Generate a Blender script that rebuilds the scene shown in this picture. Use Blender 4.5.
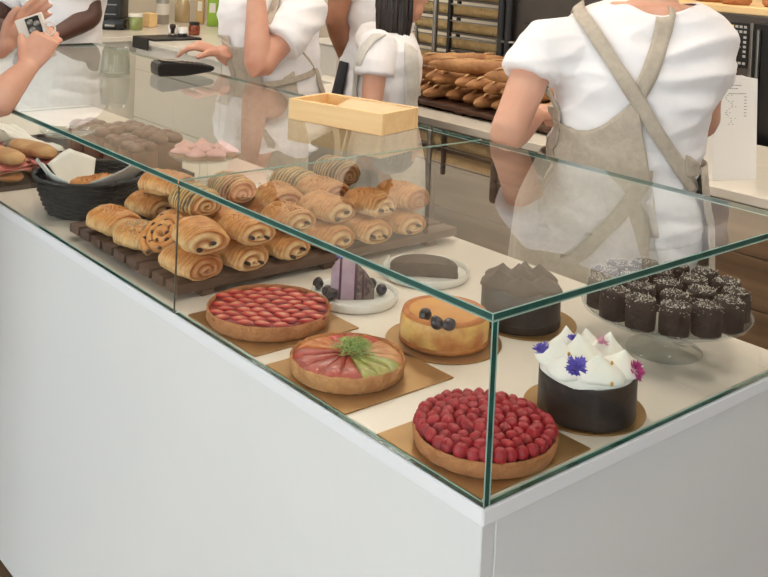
import bpy, bmesh, math, random
from math import sin, cos, pi, radians as rad, sqrt, atan2
from mathutils import Vector as V, Matrix, noise
from mathutils.bvhtree import BVHTree

rnd = random.Random(7)
scene = bpy.context.scene
for o in list(bpy.data.objects):
    bpy.data.objects.remove(o)

ORD = ['first', 'second', 'third', 'fourth', 'fifth', 'sixth', 'seventh', 'eighth', 'ninth', 'tenth', 'eleventh', 'twelfth', 'thirteenth']
# ------------------------------------------------------------------ camera
FPX = 1026.3129
YAW, PITCH, ROLL = .8667, .0316, .0451
CAM = V((.8691, -.9430, 1.6161))
PPY = -31.2
FW = V((-sin(YAW)*cos(PITCH), cos(YAW)*cos(PITCH), -sin(PITCH)))
_r = V((cos(YAW), sin(YAW), 0)); _u = _r.cross(FW)
RT = _r*cos(ROLL) + _u*sin(ROLL)
UP = -_r*sin(ROLL) + _u*cos(ROLL)
cd = bpy.data.cameras.new('camera'); cam = bpy.data.objects.new('camera', cd)
scene.collection.objects.link(cam)
cd.sensor_width = 36; cd.lens = FPX*36/768
cd.shift_y = -(288.5 - PPY)/768
cd.clip_start = .02; cd.clip_end = 100
cam.matrix_world = Matrix(((RT.x, UP.x, -FW.x, CAM.x), (RT.y, UP.y, -FW.y, CAM.y), (RT.z, UP.z, -FW.z, CAM.z), (0, 0, 0, 1)))
scene.camera = cam

# ------------------------------------------------------------------ world, exposure
W = bpy.data.worlds.new('world'); scene.world = W; W.use_nodes = True
bg = W.node_tree.nodes['Background']
bg.inputs[0].default_value = (.90, .95, 1.0, 1); bg.inputs[1].default_value = 3.2
scene.view_settings.view_transform = 'Standard'
scene.view_settings.look = 'None'
scene.view_settings.gamma = 1
scene.view_settings.exposure = 0.28
scene.view_settings.use_curve_mapping = False
LAMP = 10.0            # strength of the warm ceiling panels
scene.cycles.max_bounces = 14
scene.cycles.transparent_max_bounces = 24
scene.cycles.use_denoising = True
scene.cycles.sample_clamp_indirect = 6

def at(x, y, z=None, Y=None, X=None, D=None):
    "world point seen at a place in the picture, on a given level / plane / depth"
    d = FW + RT*((x-384)/FPX) + UP*((PPY-y)/FPX)
    if z is not None: t = (z-CAM.z)/d.z
    elif Y is not None: t = (Y-CAM.y)/d.y
    elif X is not None: t = (X-CAM.x)/d.x
    else: t = D
    return CAM + d*t

# ------------------------------------------------------------------ materials
def lin(c):
    return tuple((v/255/12.92 if v/255 <= .04045 else ((v/255+.055)/1.055)**2.4) for v in c) + (1,)

MATS = {}
def mat(name, col, rough=.5, metal=0, var=None, vscale=20, bump=0, bscale=60, coat=0, spec=.5, sub=0, stretch=(1, 1, 1), alpha=None, vcol=False, sheen=0, detail=4, sharp=None):
    "procedural principled material; col / var in sRGB 0-255, noise mixes them"
    if name in MATS: return MATS[name]
    m = bpy.data.materials.new(name); m.use_nodes = True
    nt = m.node_tree; N = nt.nodes; L = nt.links; b = N['Principled BSDF']
    b.inputs['Roughness'].default_value = rough; b.inputs['Metallic'].default_value = metal
    b.inputs['Coat Weight'].default_value = coat; b.inputs['Coat Roughness'].default_value = .12
    b.inputs['Specular IOR Level'].default_value = spec
    b.inputs['Sheen Weight'].default_value = sheen
    if sub:
        b.inputs['Subsurface Weight'].default_value = sub
        b.inputs['Subsurface Radius'].default_value = (.01, .004, .002)
    tc = N.new('ShaderNodeTexCoord'); mp = N.new('ShaderNodeMapping')
    mp.inputs['Scale'].default_value = stretch
    L.new(tc.outputs['Object'], mp.inputs['Vector'])
    src = None
    if vcol:
        a = N.new('ShaderNodeVertexColor'); a.layer_name = 'Col'; src = a.outputs['Color']
    if var is not None:
        n = N.new('ShaderNodeTexNoise'); n.inputs['Scale'].default_value = vscale; n.inputs['Detail'].default_value = detail
        L.new(mp.outputs[0], n.inputs['Vector'])
        r = N.new('ShaderNodeValToRGB')
        lo, hi = sharp or (.32, .68)
        r.color_ramp.elements[0].position = lo; r.color_ramp.elements[1].position = hi
        L.new(n.outputs['Fac'], r.inputs['Fac'])
        if vcol:
            r.color_ramp.elements[0].color = (1, 1, 1, 1); r.color_ramp.elements[1].color = lin(var)
            mx = N.new('ShaderNodeMix'); mx.data_type = 'RGBA'; mx.blend_type = 'MULTIPLY'; mx.inputs[0].default_value = 1
            L.new(src, mx.inputs[6]); L.new(r.outputs[0], mx.inputs[7]); src = mx.outputs[2]
        else:
            r.color_ramp.elements[0].color = lin(col); r.color_ramp.elements[1].color = lin(var); src = r.outputs[0]
    if src is not None: L.new(src, b.inputs['Base Color'])
    else: b.inputs['Base Color'].default_value = lin(col)
    if bump:
        n2 = N.new('ShaderNodeTexNoise'); n2.inputs['Scale'].default_value = bscale; n2.inputs['Detail'].default_value = 5
        L.new(mp.outputs[0], n2.inputs['Vector'])
        bp = N.new('ShaderNodeBump'); bp.inputs['Strength'].default_value = bump; bp.inputs['Distance'].default_value = .01
        L.new(n2.outputs['Fac'], bp.inputs['Height']); L.new(bp.outputs[0], b.inputs['Normal'])
    MATS[name] = m
    return m

def thin_glass(name, tint=(.975, .99, .98), ior=1.62, rim=0.0, haze=0.0):
    m = bpy.data.materials.new(name); m.use_nodes = True
    nt = m.node_tree; N = nt.nodes; L = nt.links; N.clear()
    out = N.new('ShaderNodeOutputMaterial'); tr = N.new('ShaderNodeBsdfTransparent'); gl = N.new('ShaderNodeBsdfGlossy')
    tr.inputs[0].default_value = tint + (1,); gl.inputs['Roughness'].default_value = haze; gl.inputs[0].default_value = (1, 1, 1, 1)
    fr = N.new('ShaderNodeFresnel'); fr.inputs[0].default_value = ior
    ge = N.new('ShaderNodeNewGeometry'); inv = N.new('ShaderNodeMath'); inv.operation = 'SUBTRACT'; inv.inputs[0].default_value = 1
    L.new(ge.outputs['Backfacing'], inv.inputs[1])
    mu = N.new('ShaderNodeMath'); mu.operation = 'MULTIPLY'; L.new(fr.outputs[0], mu.inputs[0]); L.new(inv.outputs[0], mu.inputs[1])
    mx = N.new('ShaderNodeMixShader'); L.new(mu.outputs[0], mx.inputs[0]); L.new(tr.outputs[0], mx.inputs[1]); L.new(gl.outputs[0], mx.inputs[2])
    last = mx
    if rim:
        lw = N.new('ShaderNodeLayerWeight'); lw.inputs[0].default_value = .35
        pw = N.new('ShaderNodeMath'); pw.operation = 'POWER'; pw.inputs[1].default_value = 2.5; L.new(lw.outputs['Facing'], pw.inputs[0])
        m2 = N.new('ShaderNodeMath'); m2.operation = 'MULTIPLY'; m2.inputs[1].default_value = rim; L.new(pw.outputs[0], m2.inputs[0])
        pb = N.new('ShaderNodeBsdfPrincipled'); pb.inputs['Base Color'].default_value = (.42, .46, .45, 1); pb.inputs['Roughness'].default_value = .1
        mx2 = N.new('ShaderNodeMixShader'); L.new(m2.outputs[0], mx2.inputs[0]); L.new(mx.outputs[0], mx2.inputs[1]); L.new(pb.outputs[0], mx2.inputs[2]); last = mx2
    L.new(last.outputs[0], out.inputs[0])
    MATS[name] = m
    return m

def wood(name, c1, c2, axis=0, scale=6, rough=.5, coat=0, fine=14):
    if name in MATS: return MATS[name]
    s = [scale*fine]*3; s[axis] = scale
    m = mat(name, c1, rough, var=c2, vscale=1, stretch=tuple(s), bump=.15, bscale=1.5, coat=coat, detail=6, sharp=(.3, .72))
    return m

M = {}
M['white_panel'] = mat('white_panel', (233, 233, 231), .32, spec=.4, var=(228, 229, 229), vscale=2.0)
M['ledge'] = mat('ledge', (240, 241, 243), .3)
M['deck'] = mat('deck', (240, 230, 219), .25, var=(236, 225, 212), vscale=3)
M['quartz'] = mat('quartz', (236, 229, 215), .25, var=(230, 222, 206), vscale=14)
M['glass'] = thin_glass('clear_glass', ior=1.50)
M['glass_top'] = thin_glass('clear_glass_top', ior=1.60)
M['glass2'] = thin_glass('stand_glass', ior=1.5, rim=.55)
M['tumbler'] = thin_glass('tumbler_glass', tint=(.88, .90, .88), ior=1.5, rim=.6)
M['edge'] = mat('glass_edge', (30, 74, 67), .15, var=(40, 90, 80), vscale=30, coat=.3)
M['edge_light'] = mat('pale_glint_and_seal', (150, 180, 168), .15)  # pale colour paints refracted light along pane chamfers; also tints the top joint
M['gold'] = mat('gold_board', (186, 148, 98), .36, metal=.7, var=(164, 126, 80), vscale=9, bump=.04, bscale=30)
M['crust'] = mat('crust', (196, 134, 84), .75, var=(162, 98, 56), vscale=45, bump=.5, bscale=160, sharp=(.3, .8))
M['crust_pale'] = mat('crust_pale', (214, 158, 102), .75, var=(176, 112, 64), vscale=50, bump=.6, bscale=140, sharp=(.35, .75))
M['red_jelly'] = mat('red_jelly', (120, 14, 18), .45, var=(146, 24, 26), vscale=40)
M['straw'] = mat('strawberry', (200, 50, 40), .4, coat=.2, vcol=True, var=(235, 210, 205), vscale=70, bump=.15, bscale=220)
M['rasp'] = mat('raspberry', (178, 24, 44), .42, var=(140, 10, 28), vscale=35, coat=.1, sub=.08)
M['choc'] = mat('dark_chocolate', (44, 38, 37), .5, var=(54, 46, 44), vscale=30, bump=.12, bscale=120)
M['choc2'] = mat('brown_chocolate', (66, 43, 31), .6, var=(50, 32, 22), vscale=40, bump=.3, bscale=120)
M['cocoa'] = mat('cocoa_cake', (58, 42, 38), .8, var=(44, 32, 30), vscale=70, bump=.4, bscale=200)
M['cream'] = mat('cream', (246, 243, 234), .42, sub=.1)
M['white_china'] = mat('white_china', (240, 238, 232), .16, coat=.3)
M['black_metal'] = mat('black_metal', (26, 26, 27), .45)
M['black_gloss'] = mat('black_gloss', (14, 14, 15), .32, coat=.12)
M['steel'] = mat('steel', (150, 146, 138), .3, metal=.9, var=(130, 126, 120), vscale=8)
M['dark_steel'] = mat('dark_steel', (84, 77, 71), .45, metal=.3, var=(74, 68, 63), vscale=6)
M['tee'] = mat('white_cotton', (247, 244, 244), .85, bump=.12, bscale=40, sheen=.2)
M['linen'] = mat('beige_linen', (196, 184, 166), .9, var=(182, 170, 152), vscale=60, bump=.2, bscale=120, sheen=.2)
M['linen_light'] = mat('pale_linen', (226, 222, 212), .9, var=(214, 210, 200), vscale=60, bump=.2, bscale=120, sheen=.2)
M['trouser'] = mat('dark_cloth', (36, 36, 42), .9, bump=.1, bscale=80)
M['trouser_white'] = mat('pale_trouser_cloth', (226, 224, 222), .9, bump=.1, bscale=80)
M['hair'] = mat('dark_hair', (34, 26, 24), .42, var=(52, 40, 34), vscale=20, stretch=(20, 20, 1), bump=.3, bscale=10)
M['hair_brown'] = mat('brown_hair', (92, 62, 40), .45, var=(70, 46, 30), vscale=20, stretch=(20, 20, 1), bump=.3, bscale=10)
M['pastry'] = mat('pastry', (220, 160, 90), .5, vcol=True, var=(228, 202, 172), vscale=38, bump=.35, bscale=90, coat=.18, sharp=(.38, .72))
M['oak'] = wood('light_oak', (252, 218, 162), (242, 202, 142), axis=0, scale=3, rough=.55)
M['dark_wood'] = wood('dark_wood', (110, 78, 60), (80, 56, 43), axis=1, scale=4, rough=.6)
M['walnut_x'] = wood('walnut_panel', (150, 118, 88), (96, 72, 54), axis=0, scale=1.6, rough=.5, fine=12)
M['tray_wood'] = wood('tray_wood', (98, 66, 46), (66, 44, 32), axis=0, scale=4, rough=.6)
M['paper'] = mat('paper', (240, 236, 228), .8, bump=.15, bscale=14)
M['kraft'] = mat('kraft_paper', (226, 196, 154), .8, var=(214, 180, 136), vscale=8, bump=.3, bscale=20)
M['ink'] = mat('printed_ink', (120, 122, 130), .8)

# ------------------------------------------------------------------ mesh helpers
COL = scene.collection
def mesh(name, v, f, m=None, smooth=True, sharp=None, mats=None, fm=None, cols=None):
    me = bpy.data.meshes.new(name)
    me.from_pydata([tuple(p) for p in v], [], f)
    for x in (mats or ([m] if m else [])): me.materials.append(x)
    if fm: me.polygons.foreach_set('material_index', fm)
    me.update()
    if smooth:
        me.polygons.foreach_set('use_smooth', [True]*len(me.polygons))
        if sharp: me.set_sharp_from_angle(angle=rad(sharp))
    if cols is not None:
        a = me.color_attributes.new('Col', 'FLOAT_COLOR', 'POINT')
        flat = []
        for c in cols: flat += [c[0], c[1], c[2], 1.0]
        a.data.foreach_set('color', flat)
    return me

def add(name, me, parent=None, loc=(0, 0, 0), rot=(0, 0, 0), scale=None):
    o = bpy.data.objects.new(name, me); COL.objects.link(o)
    o.location = loc; o.rotation_euler = rot
    if scale is not None: o.scale = scale if hasattr(scale, '__len__') else (scale,)*3
    if parent is not None: o.parent = parent
    return o

def tag(o, label=None, cat=None, group=None, kind=None):
    if label: o['label'] = label
    if cat: o['category'] = cat
    if group: o['group'] = group
    if kind: o['kind'] = kind
    return o

def thing(name, label, cat, loc=(0, 0, 0), rz=0, group=None, rot=None):
    o = bpy.data.objects.new(name, None); COL.objects.link(o); o.empty_display_size = .05
    o.location = loc; o.rotation_euler = rot or (0, 0, rz)
    return tag(o, label, cat, group)

def struct(name, me, loc=(0, 0, 0), parent=None, label=None):
    o = add(name, me, parent, loc)
    if parent is None: o['kind'] = 'structure'
    if label: o['label'] = label
    return o

def rbox(sx, sy, sz, bev=.002, m=None, seg=2, name='box', z0=True):
    bm = bmesh.new(); bmesh.ops.create_cube(bm, size=1)
    for v in bm.verts:
        v.co.x *= sx; v.co.y *= sy; v.co.z = (v.co.z+(.5 if z0 else 0))*sz
    if bev > 0:
        bmesh.ops.bevel(bm, geom=bm.edges[:], offset=min(bev, .45*min(sx, sy, sz)), segments=seg, profile=.5, affect='EDGES')
    me = bpy.data.meshes.new(name); bm.to_mesh(me); bm.free()
    if m: me.materials.append(m)
    me.polygons.foreach_set('use_smooth', [True]*len(me.polygons)); me.set_sharp_from_angle(angle=rad(35))
    return me

def merge(parts):
    v, f = [], []
    for a, b in parts:
        n = len(v); v += [V(p) for p in a]; f += [tuple(i+n for i in q) for q in b]
    return v, f

def bx(x0, x1, y0, y1, z0, z1):
    v = [V((x, y, z)) for z in (z0, z1) for y in (y0, y1) for x in (x0, x1)]
    return v, [(0, 2, 3, 1), (4, 5, 7, 6), (0, 1, 5, 4), (2, 6, 7, 3), (0, 4, 6, 2), (1, 3, 7, 5)]

def lathe(prof, seg=48, fn=None, a0=0, a1=2*pi):
    "revolve (r,z) profile about z; fn(r,z,theta)->(r,z)"
    full = abs(a1-a0-2*pi) < 1e-6
    n = seg if full else seg+1
    v, f, rows = [], [], []
    for r, z in prof:
        if r < 1e-6 and full:
            rows.append([len(v)]*n); v.append(V((0, 0, z)))
        else:
            row = []
            for k in range(n):
                t = a0+(a1-a0)*k/seg
                rr, zz = fn(r, z, t) if fn else (r, z)
                row.append(len(v)); v.append(V((rr*cos(t), rr*sin(t), zz)))
            rows.append(row)
    for a, b in zip(rows, rows[1:]):
        for k in range(n if full else n-1):
            k2 = (k+1) % n
            q = [a[k], a[k2], b[k2], b[k]]
            q = [x for i, x in enumerate(q) if x not in q[:i]]
            if len(q) > 2: f.append(tuple(q))
    return v, f

def catmull(pts, n=6):
    pts = [V(p) for p in pts]; out = []
    P = [pts[0]*2-pts[1]]+pts+[pts[-1]*2-pts[-2]]
    for i in range(1, len(P)-2):
        for k in range(n):
            t = k/n; a, b, c, d = P[i-1:i+3]
            out.append(.5*((2*b)+(c-a)*t+(2*a-5*b+4*c-d)*t*t+(3*b-3*c+d-a)*t**3))
    out.append(pts[-1]); return out

def lerpl(vals, n=6):
    out = []
    for a, b in zip(vals, vals[1:]):
        for k in range(n): out.append(a+(b-a)*k/n)
    return out+[vals[-1]]

def tube(pts, rads, seg=10, up=None, flat=(1, 1), cap=True):
    pts = [V(p) for p in pts]
    if not hasattr(rads, '__len__'): rads = [rads]*len(pts)
    T = []
    for i in range(len(pts)):
        d = pts[min(i+1, len(pts)-1)]-pts[max(i-1, 0)]
        T.append(d.normalized() if d.length > 1e-9 else V((0, 0, 1)))
    n = V(up) if up is not None else (V((0, 0, 1)) if abs(T[0].z) < .9 else V((1, 0, 0)))
    rings = []
    for i, p in enumerate(pts):
        n = (n-T[i]*n.dot(T[i])).normalized(); b = T[i].cross(n)
        rings.append((p, n.copy(), b, T[i], rads[i]))
    if cap:
        p, nn, b, t, r = rings[0]
        pre = [(p-t*r*c*.8*min(flat), nn, b, t, r*s) for c, s in ((.97, .25), (.75, .68), (.4, .92))]
        p, nn, b, t, r = rings[-1]
        post = [(p+t*r*c*.8*min(flat), nn, b, t, r*s) for c, s in ((.4, .92), (.75, .68), (.97, .25))]
        rings = pre+rings+post
    v, f = [], []
    for p, nn, b, t, r in rings:
        for k in range(seg):
            a = 2*pi*k/seg; v.append(p+b*(cos(a)*r*flat[0])+nn*(sin(a)*r*flat[1]))
    for i in range(len(rings)-1):
        for k in range(seg):
            k2 = (k+1) % seg
            f.append((i*seg+k, i*seg+k2, (i+1)*seg+k2, (i+1)*seg+k))
    f.append(tuple(range(seg-1, -1, -1))); f.append(tuple(range((len(rings)-1)*seg, len(rings)*seg)))
    return v, f

def grid(nu, nv, fn):
    v = [V(fn(i/nu, j/nv)) for j in range(nv+1) for i in range(nu+1)]
    f = [(j*(nu+1)+i, j*(nu+1)+i+1, (j+1)*(nu+1)+i+1, (j+1)*(nu+1)+i) for j in range(nv) for i in range(nu)]
    return v, f

def solid(o, t, offset=-1):
    md = o.modifiers.new('solidify', 'SOLIDIFY'); md.thickness = t; md.offset = offset
    return o

def remesh(parts, voxel, smooth=3, name='body'):
    v, f = merge(parts)
    me = bpy.data.meshes.new(name); me.from_pydata([tuple(p) for p in v], [], f); me.update()
    o = bpy.data.objects.new(name, me); COL.objects.link(o)
    md = o.modifiers.new('r', 'REMESH'); md.mode = 'VOXEL'; md.voxel_size = voxel
    if smooth:
        ms = o.modifiers.new('s', 'SMOOTH'); ms.factor = .5; ms.iterations = smooth
    dg = bpy.context.evaluated_depsgraph_get(); dg.update()
    res = bpy.data.meshes.new_from_object(o.evaluated_get(dg))
    bpy.data.objects.remove(o); bpy.data.meshes.remove(me)
    res.polygons.foreach_set('use_smooth', [True]*len(res.polygons))
    return res

def nz(x, y, z): return noise.noise(V((x, y, z)))

# ------------------------------------------------------------------ the room
M['floor'] = wood('floor_boards', (138, 110, 84), (106, 82, 62), axis=0, scale=1.2, rough=.5, fine=10)
M['wall'] = mat('wall_paint', (233, 222, 202), .8, var=(228, 215, 194), vscale=1.5)
M['wall_right'] = mat('grey_wall_paint', (196, 204, 218), .8, var=(188, 196, 210), vscale=1.5)
M['ceil'] = mat('ceiling_paint', (240, 238, 232), .85, var=(236, 233, 226), vscale=1)
M['frame'] = mat('window_frame', (60, 60, 62), .4, var=(52, 52, 54), vscale=4)
RX0, RX1, RY0, RY1, RZ = -6.6, 4.4, -5.2, 3.7, 3.05
fl = struct('floor', mesh('floor', *bx(RX0-.1, RX1+.1, RY0-.1, RY1+.1, -.06, -.012), M['floor'], False))
bw = .16
pl_me = [mesh('plank', *bx(0, 2.2, 0, bw-.003, -.012, 0), M['floor'], False)]
# planks laid in the strip in front of the counter and the aisle (where the floor can be seen)
k = 0
for j in range(int((0.9+2.4)/bw)):
    y = -2.4+j*bw
    for i in range(4):
        x = -5.0+i*2.203+(.9 if j % 2 else 0)-.6
        add('plank', pl_me[0], fl, (x, y, 0)); k += 1
struct('ceiling', mesh('ceiling', *bx(RX0, RX1, RY0, RY1, RZ, RZ+.1), M['ceil'], False))
struct('wall_back', mesh('wall_back', *bx(RX0, RX1, RY1, RY1+.1, 0, RZ), M['wall'], False))
struct('wall_left', mesh('wall_left', *bx(RX0-.1, RX0, RY0, RY1, 0, RZ), M['wall'], False))
def glazed(name, n, horiz, a0, a1, c, wname, m=None, only=None):
    "a shopfront wall: low plinth, lintel, piers and glazed openings"
    parts = []
    def b(p0, p1, z0, z1, t0=0, t1=.12):
        parts.append(bx(p0, p1, c+t0, c+t1, z0, z1) if horiz else bx(c+t0, c+t1, p0, p1, z0, z1))
    b(a0, a1, 0, .25); b(a0, a1, 2.8, RZ)
    w = (a1-a0)/n
    for i in range(n+1):
        b(max(a0, a0+i*w-.08), min(a1, a0+i*w+.08), .25, 2.8)
    for i in range(n):
        if only is not None and i not in only: b(a0+i*w+.08, a0+(i+1)*w-.08, .25, 2.8)
    struct(name, mesh(name, *merge(parts), m or M['wall'], False))
    for i in range(n):
        if only is not None and i not in only: continue
        p0, p1 = a0+i*w+.08, a0+(i+1)*w-.08
        fr = []
        def g(q0, q1, z0, z1): fr.append(bx(q0, q1, c+.03, c+.09, z0, z1) if horiz else bx(c+.03, c+.09, q0, q1, z0, z1))
        g(p0, p0+.05, .25, 2.8); g(p1-.05, p1, .25, 2.8); g(p0+.05, p1-.05, .25, .3); g(p0+.05, p1-.05, 2.75, 2.8)
        wn[0] += 1
        wi = struct('window_%d' % wn[0], mesh('window_frame', *merge(fr), M['frame'], False))
        pm = bx(p0+.05, p1-.05, c+.055, c+.065, .3, 2.75) if horiz else bx(c+.055, c+.065, p0+.05, p1-.05, .3, 2.75)
        add('pane', mesh('pane', *pm, M['glass'], False), wi)
wn = [0]
glazed('wall_front', 4, True, RX0, RX1, RY0-.12, 'f')
glazed('wall_right', 4, False, RY0, RY1, RX1, 'r', M['wall_right'], (1,))  # unseen wall; its one window is added to brighten the counter's side panel
# ceiling light panels
M['lamp'] = bpy.data.materials.new('lamp_diffuser'); M['lamp'].use_nodes = True
_n = M['lamp'].node_tree.nodes; _b = _n['Principled BSDF']
_b.inputs['Base Color'].default_value = (.9, .85, .75, 1); _b.inputs['Emission Color'].default_value = (1.0, .89, .785, 1); _b.inputs['Emission Strength'].default_value = LAMP
lh = mesh('housing', *bx(-.32, .32, -.32, .32, -.035, 0), M['ceil'], False)
ld = mesh('diffuser', *bx(-.29, .29, -.29, .29, -.040, -.0351), M['lamp'], False)
for i, (x, y) in enumerate([(-4.6, .6), (-3.0, .6), (-1.4, .6), (.2, .6), (-4.6, 2.4), (-3.0, 2.4), (-1.4, 2.4), (.2, 2.4)]):
    t = thing('ceiling_light', 'square ceiling light panel over the %s, %s from the coffee grinder wall' % ('display case' if y < 1 else 'back counter', ORD[i % 4]), 'light', (x, y, RZ-.001), group='ceiling panels above the %s' % ('display case' if y < 1 else 'back counter'))
    add('housing', lh, t); add('diffuser', ld, t)

# ------------------------------------------------------------------ display counter and glass case
DZ, GZ, CW, CL = .90, 1.15, .80, 2.95
t = thing('display_counter', 'long white display counter with cream top under the glass case', 'counter', (-CL/2, CW/2, 0))
def cb(name, x0, x1, y0, y1, z0, z1, m, bev=.0015):
    me = rbox(x1-x0, y1-y0, z1-z0, bev, m, 1, name)
    return add(name, me, t, ((x0+x1)/2+CL/2, (y0+y1)/2-CW/2, z0))
cb('front_panel', -CL, -.006, .005, .03, .018, .874, M['white_panel'])
cb('side_panel', -.031, -.005, .0305, CW-.005, .018, .874, M['white_panel'])
cb('end_panel', -CL, -CL+.03, .0305, CW-.005, 0, .874, M['white_panel'])
cb('back_panel', -CL+.031, -.032, CW-.03, CW-.006, 0, .874, M['white_panel'])
cb('plinth', -CL+.04, -.045, .04, CW-.04, 0, .017, M['black_metal'])
cb('ledge', -CL, 0, 0, CW, .8745, .8985, M['ledge'], .0025)
cb('deck_top', -CL+.014, -.014, .014, CW-.002, .8986, DZ, M['deck'], .0004)

def pane_mesh(sx, sy, sz, ch=.0012, clear=None):
    "glass sheet: clear faces, green ground edges, chamfers coloured as a pale glint"
    bm = bmesh.new(); bmesh.ops.create_cube(bm, size=1)
    for v in bm.verts: v.co = V((v.co.x*sx, v.co.y*sy, v.co.z*sz))
    ax = [sx, sy, sz].index(min(sx, sy, sz))
    bmesh.ops.bevel(bm, geom=bm.edges[:], offset=ch, segments=1, affect='EDGES')
    me = bpy.data.meshes.new('glass_pane')
    for x in (M['glass_top' if ax == 2 else 'glass'], M['edge'], M['edge_light']): me.materials.append(x)
    bm.normal_update()
    for f in bm.faces:
        n = f.normal; c = [abs(n.x), abs(n.y), abs(n.z)]
        f.material_index = 0 if c[ax] > .99 else (1 if max(c) > .99 else 2)
        if clear is not None and n.dot(V(clear)) > .3: f.material_index = 0
    bm.to_mesh(me); bm.free(); return me
case = thing('glass_display_case', 'clear glass pastry case with green edges on the white counter', 'display case', (-CL/2, CW/2, DZ))
def pane(x0, x1, y0, y1, z0, z1, clear=None):
    add('glass_pane', pane_mesh(x1-x0, y1-y0, z1-z0, clear=clear), case, ((x0+x1)/2+CL/2, (y0+y1)/2-CW/2, (z0+z1)/2-DZ))
JX, GE = -.80, -2.9
pane(JX+.0014, 0, 0, CW, GZ-.010, GZ, (-1, 0, 0)); pane(GE, JX-.0014, 0, CW, GZ-.010, GZ, (1, 0, 0))
pane(JX+.0014, 0, 0, .010, DZ+.0005, GZ-.0105, (-1, 0, 0)); pane(GE, JX-.0014, 0, .010, DZ+.0005, GZ-.0105, (1, 0, 0))
M['seam'] = mat('joint_seal', (96, 92, 78), .4, var=(86, 84, 70), vscale=30)
add('joint_seal', rbox(.0026, .0030, GZ-.0105-DZ-.0005, .0003, M['seam'], 1, 'joint_seal'), case, (JX+CL/2, .0016-CW/2, .0005))
add('joint_seal', rbox(.0026, CW-.002, .0030, .0003, M['edge_light'], 1, 'joint_seal'), case, (JX+CL/2, 0, GZ-.0032-DZ))
pane(-.010, 0, .0105, CW, DZ+.0005, GZ-.0105)
pane(GE, GE+.010, .0105, CW, DZ+.0005, GZ-.0105, (0, 1, 0))

# ------------------------------------------------------------------ boards under the cakes
def on_deck(x, y): return at(x, y, z=DZ)
Z = DZ+.0004
BT = .0025
def sq_board(label, cx, cy, s, rz, sy=None):
    o = add('gold_board', rbox(s, sy or s, BT, .0006, M['gold'], 1, 'gold_board'), None, (cx, cy, Z), (0, 0, rz))
    return tag(o, label, 'cake board')
def rd_board(label, cx, cy, r):
    v, f = lathe([(0, 0), (r-.0005, 0), (r, .0008), (r, BT-.0008), (r-.0005, BT), (0, BT)], 64)
    o = add('gold_board', mesh('gold_board', v, f, M['gold'], True, 30), None, (cx, cy, Z))
    return tag(o, label, 'cake board')
BZ = Z+BT+.0003

# ------------------------------------------------------------------ tarts
def crust_mesh(R, h, wall=.008, m=None, base=.004, seg=72, rough=.0016, fl=0, sd=0):
    "open tart shell"
    Rb = R-.006
    prof = [(0, 0), (Rb, 0), (Rb+.0025, .002), (R-.001, h*.5), (R, h*.88), (R-.002, h), (R-wall*.6, h+.0008), (R-wall, h-.002), (R-wall-.001, h-.008), (0, h-.009)]
    def fn(r, z, t):
        if r < R*.5: return r, z
        k = nz(cos(t)*9+sd, sin(t)*9, z*90)*rough + nz(cos(t)*30+sd, sin(t)*30, z*200)*rough*.7
        return r+k+fl*cos(44*t), z+(nz(cos(t)*14, sin(t)*14, sd+3)*rough*1.1 if z > h*.7 else 0)
    return mesh('crust', *lathe(prof, seg, fn), m or M['crust'], True, 50)

def fan_disc(R, h, z, m, seg=48, name='filling'):
    return mesh(name, *lathe([(0, z+h), (R*.5, z+h), (R*.9, z+h*.8), (R, z)][::-1], seg), m)

# strawberry tart
SC = V((-.674, .1265, 0)); SR = .1145
sq_board('gold card square under the strawberry slice tart', SC.x+.012, SC.y+.002, .225, 0, .225)
t = thing('strawberry_tart', 'round tart covered in glazed red strawberry halves', 'tart', (SC.x, SC.y, BZ))
H = .026
add('crust', crust_mesh(SR, H, .0045, sd=1), t)
add('jelly', fan_disc(SR-.0045, .004, H-.007, M['red_jelly'], name='jelly'), t)
def straw_mesh():
    v, f, cols = [], [], []
    rings = [(0, 1.0), (.25, .99), (.45, .95), (.6, .87), (.72, .74), (.86, .46), (1, 0)]
    seg = 16
    for i, (r, z) in enumerate(rings):
        n = 1 if r == 0 else seg
        for k in range(n):
            a = 2*pi*k/seg
            wdt = .0105*(1-.22*cos(a))   # broad shoulder, narrower tip
            v.append(V((cos(a)*r*.0172, sin(a)*r*wdt*1.12, z*.0050)))
            pale = max(0, 1-r/.72)
            c = [(lin((246, 164, 130))[j]*pale+lin((152, 16, 20))[j]*(1-pale)) for j in range(3)]
            if .55 < r < .8: c = [(lin((200, 48, 40))[j]) for j in range(3)]
            cols.append(c)
    f += [(0, 1+k, 1+(k+1) % seg) for k in range(seg)]
    for i in range(len(rings)-2):
        a = 1+i*seg; b = a+seg
        f += [(a+k, b+k, b+(k+1) % seg, a+(k+1) % seg) for k in range(seg)]
    return mesh('strawberry_half', v, f, M['straw'], cols=cols)
sm = straw_mesh()
AR = atan2(RT.y, RT.x)
p = .0268
for j in range(-5, 6):
    for i in range(-5, 6):
        x = (i+(.5 if j % 2 else 0))*p*1.12; y = j*p*.80
        if sqrt(x*x+y*y) > SR-.0135: continue
        a = AR
        X, Y = x*cos(a)-y*sin(a), x*sin(a)+y*cos(a)
        add('strawberry_half', sm, t, (X+rnd.uniform(-.0015, .0015), Y+rnd.uniform(-.0015, .0015), H-.0045+rnd.uniform(0, .002)), (rnd.uniform(-.12, .12), rnd.uniform(-.12, .12), a+rnd.uniform(-.35, .35)+rnd.choice((0, pi))), rnd.uniform(.92, 1.08))

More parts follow.
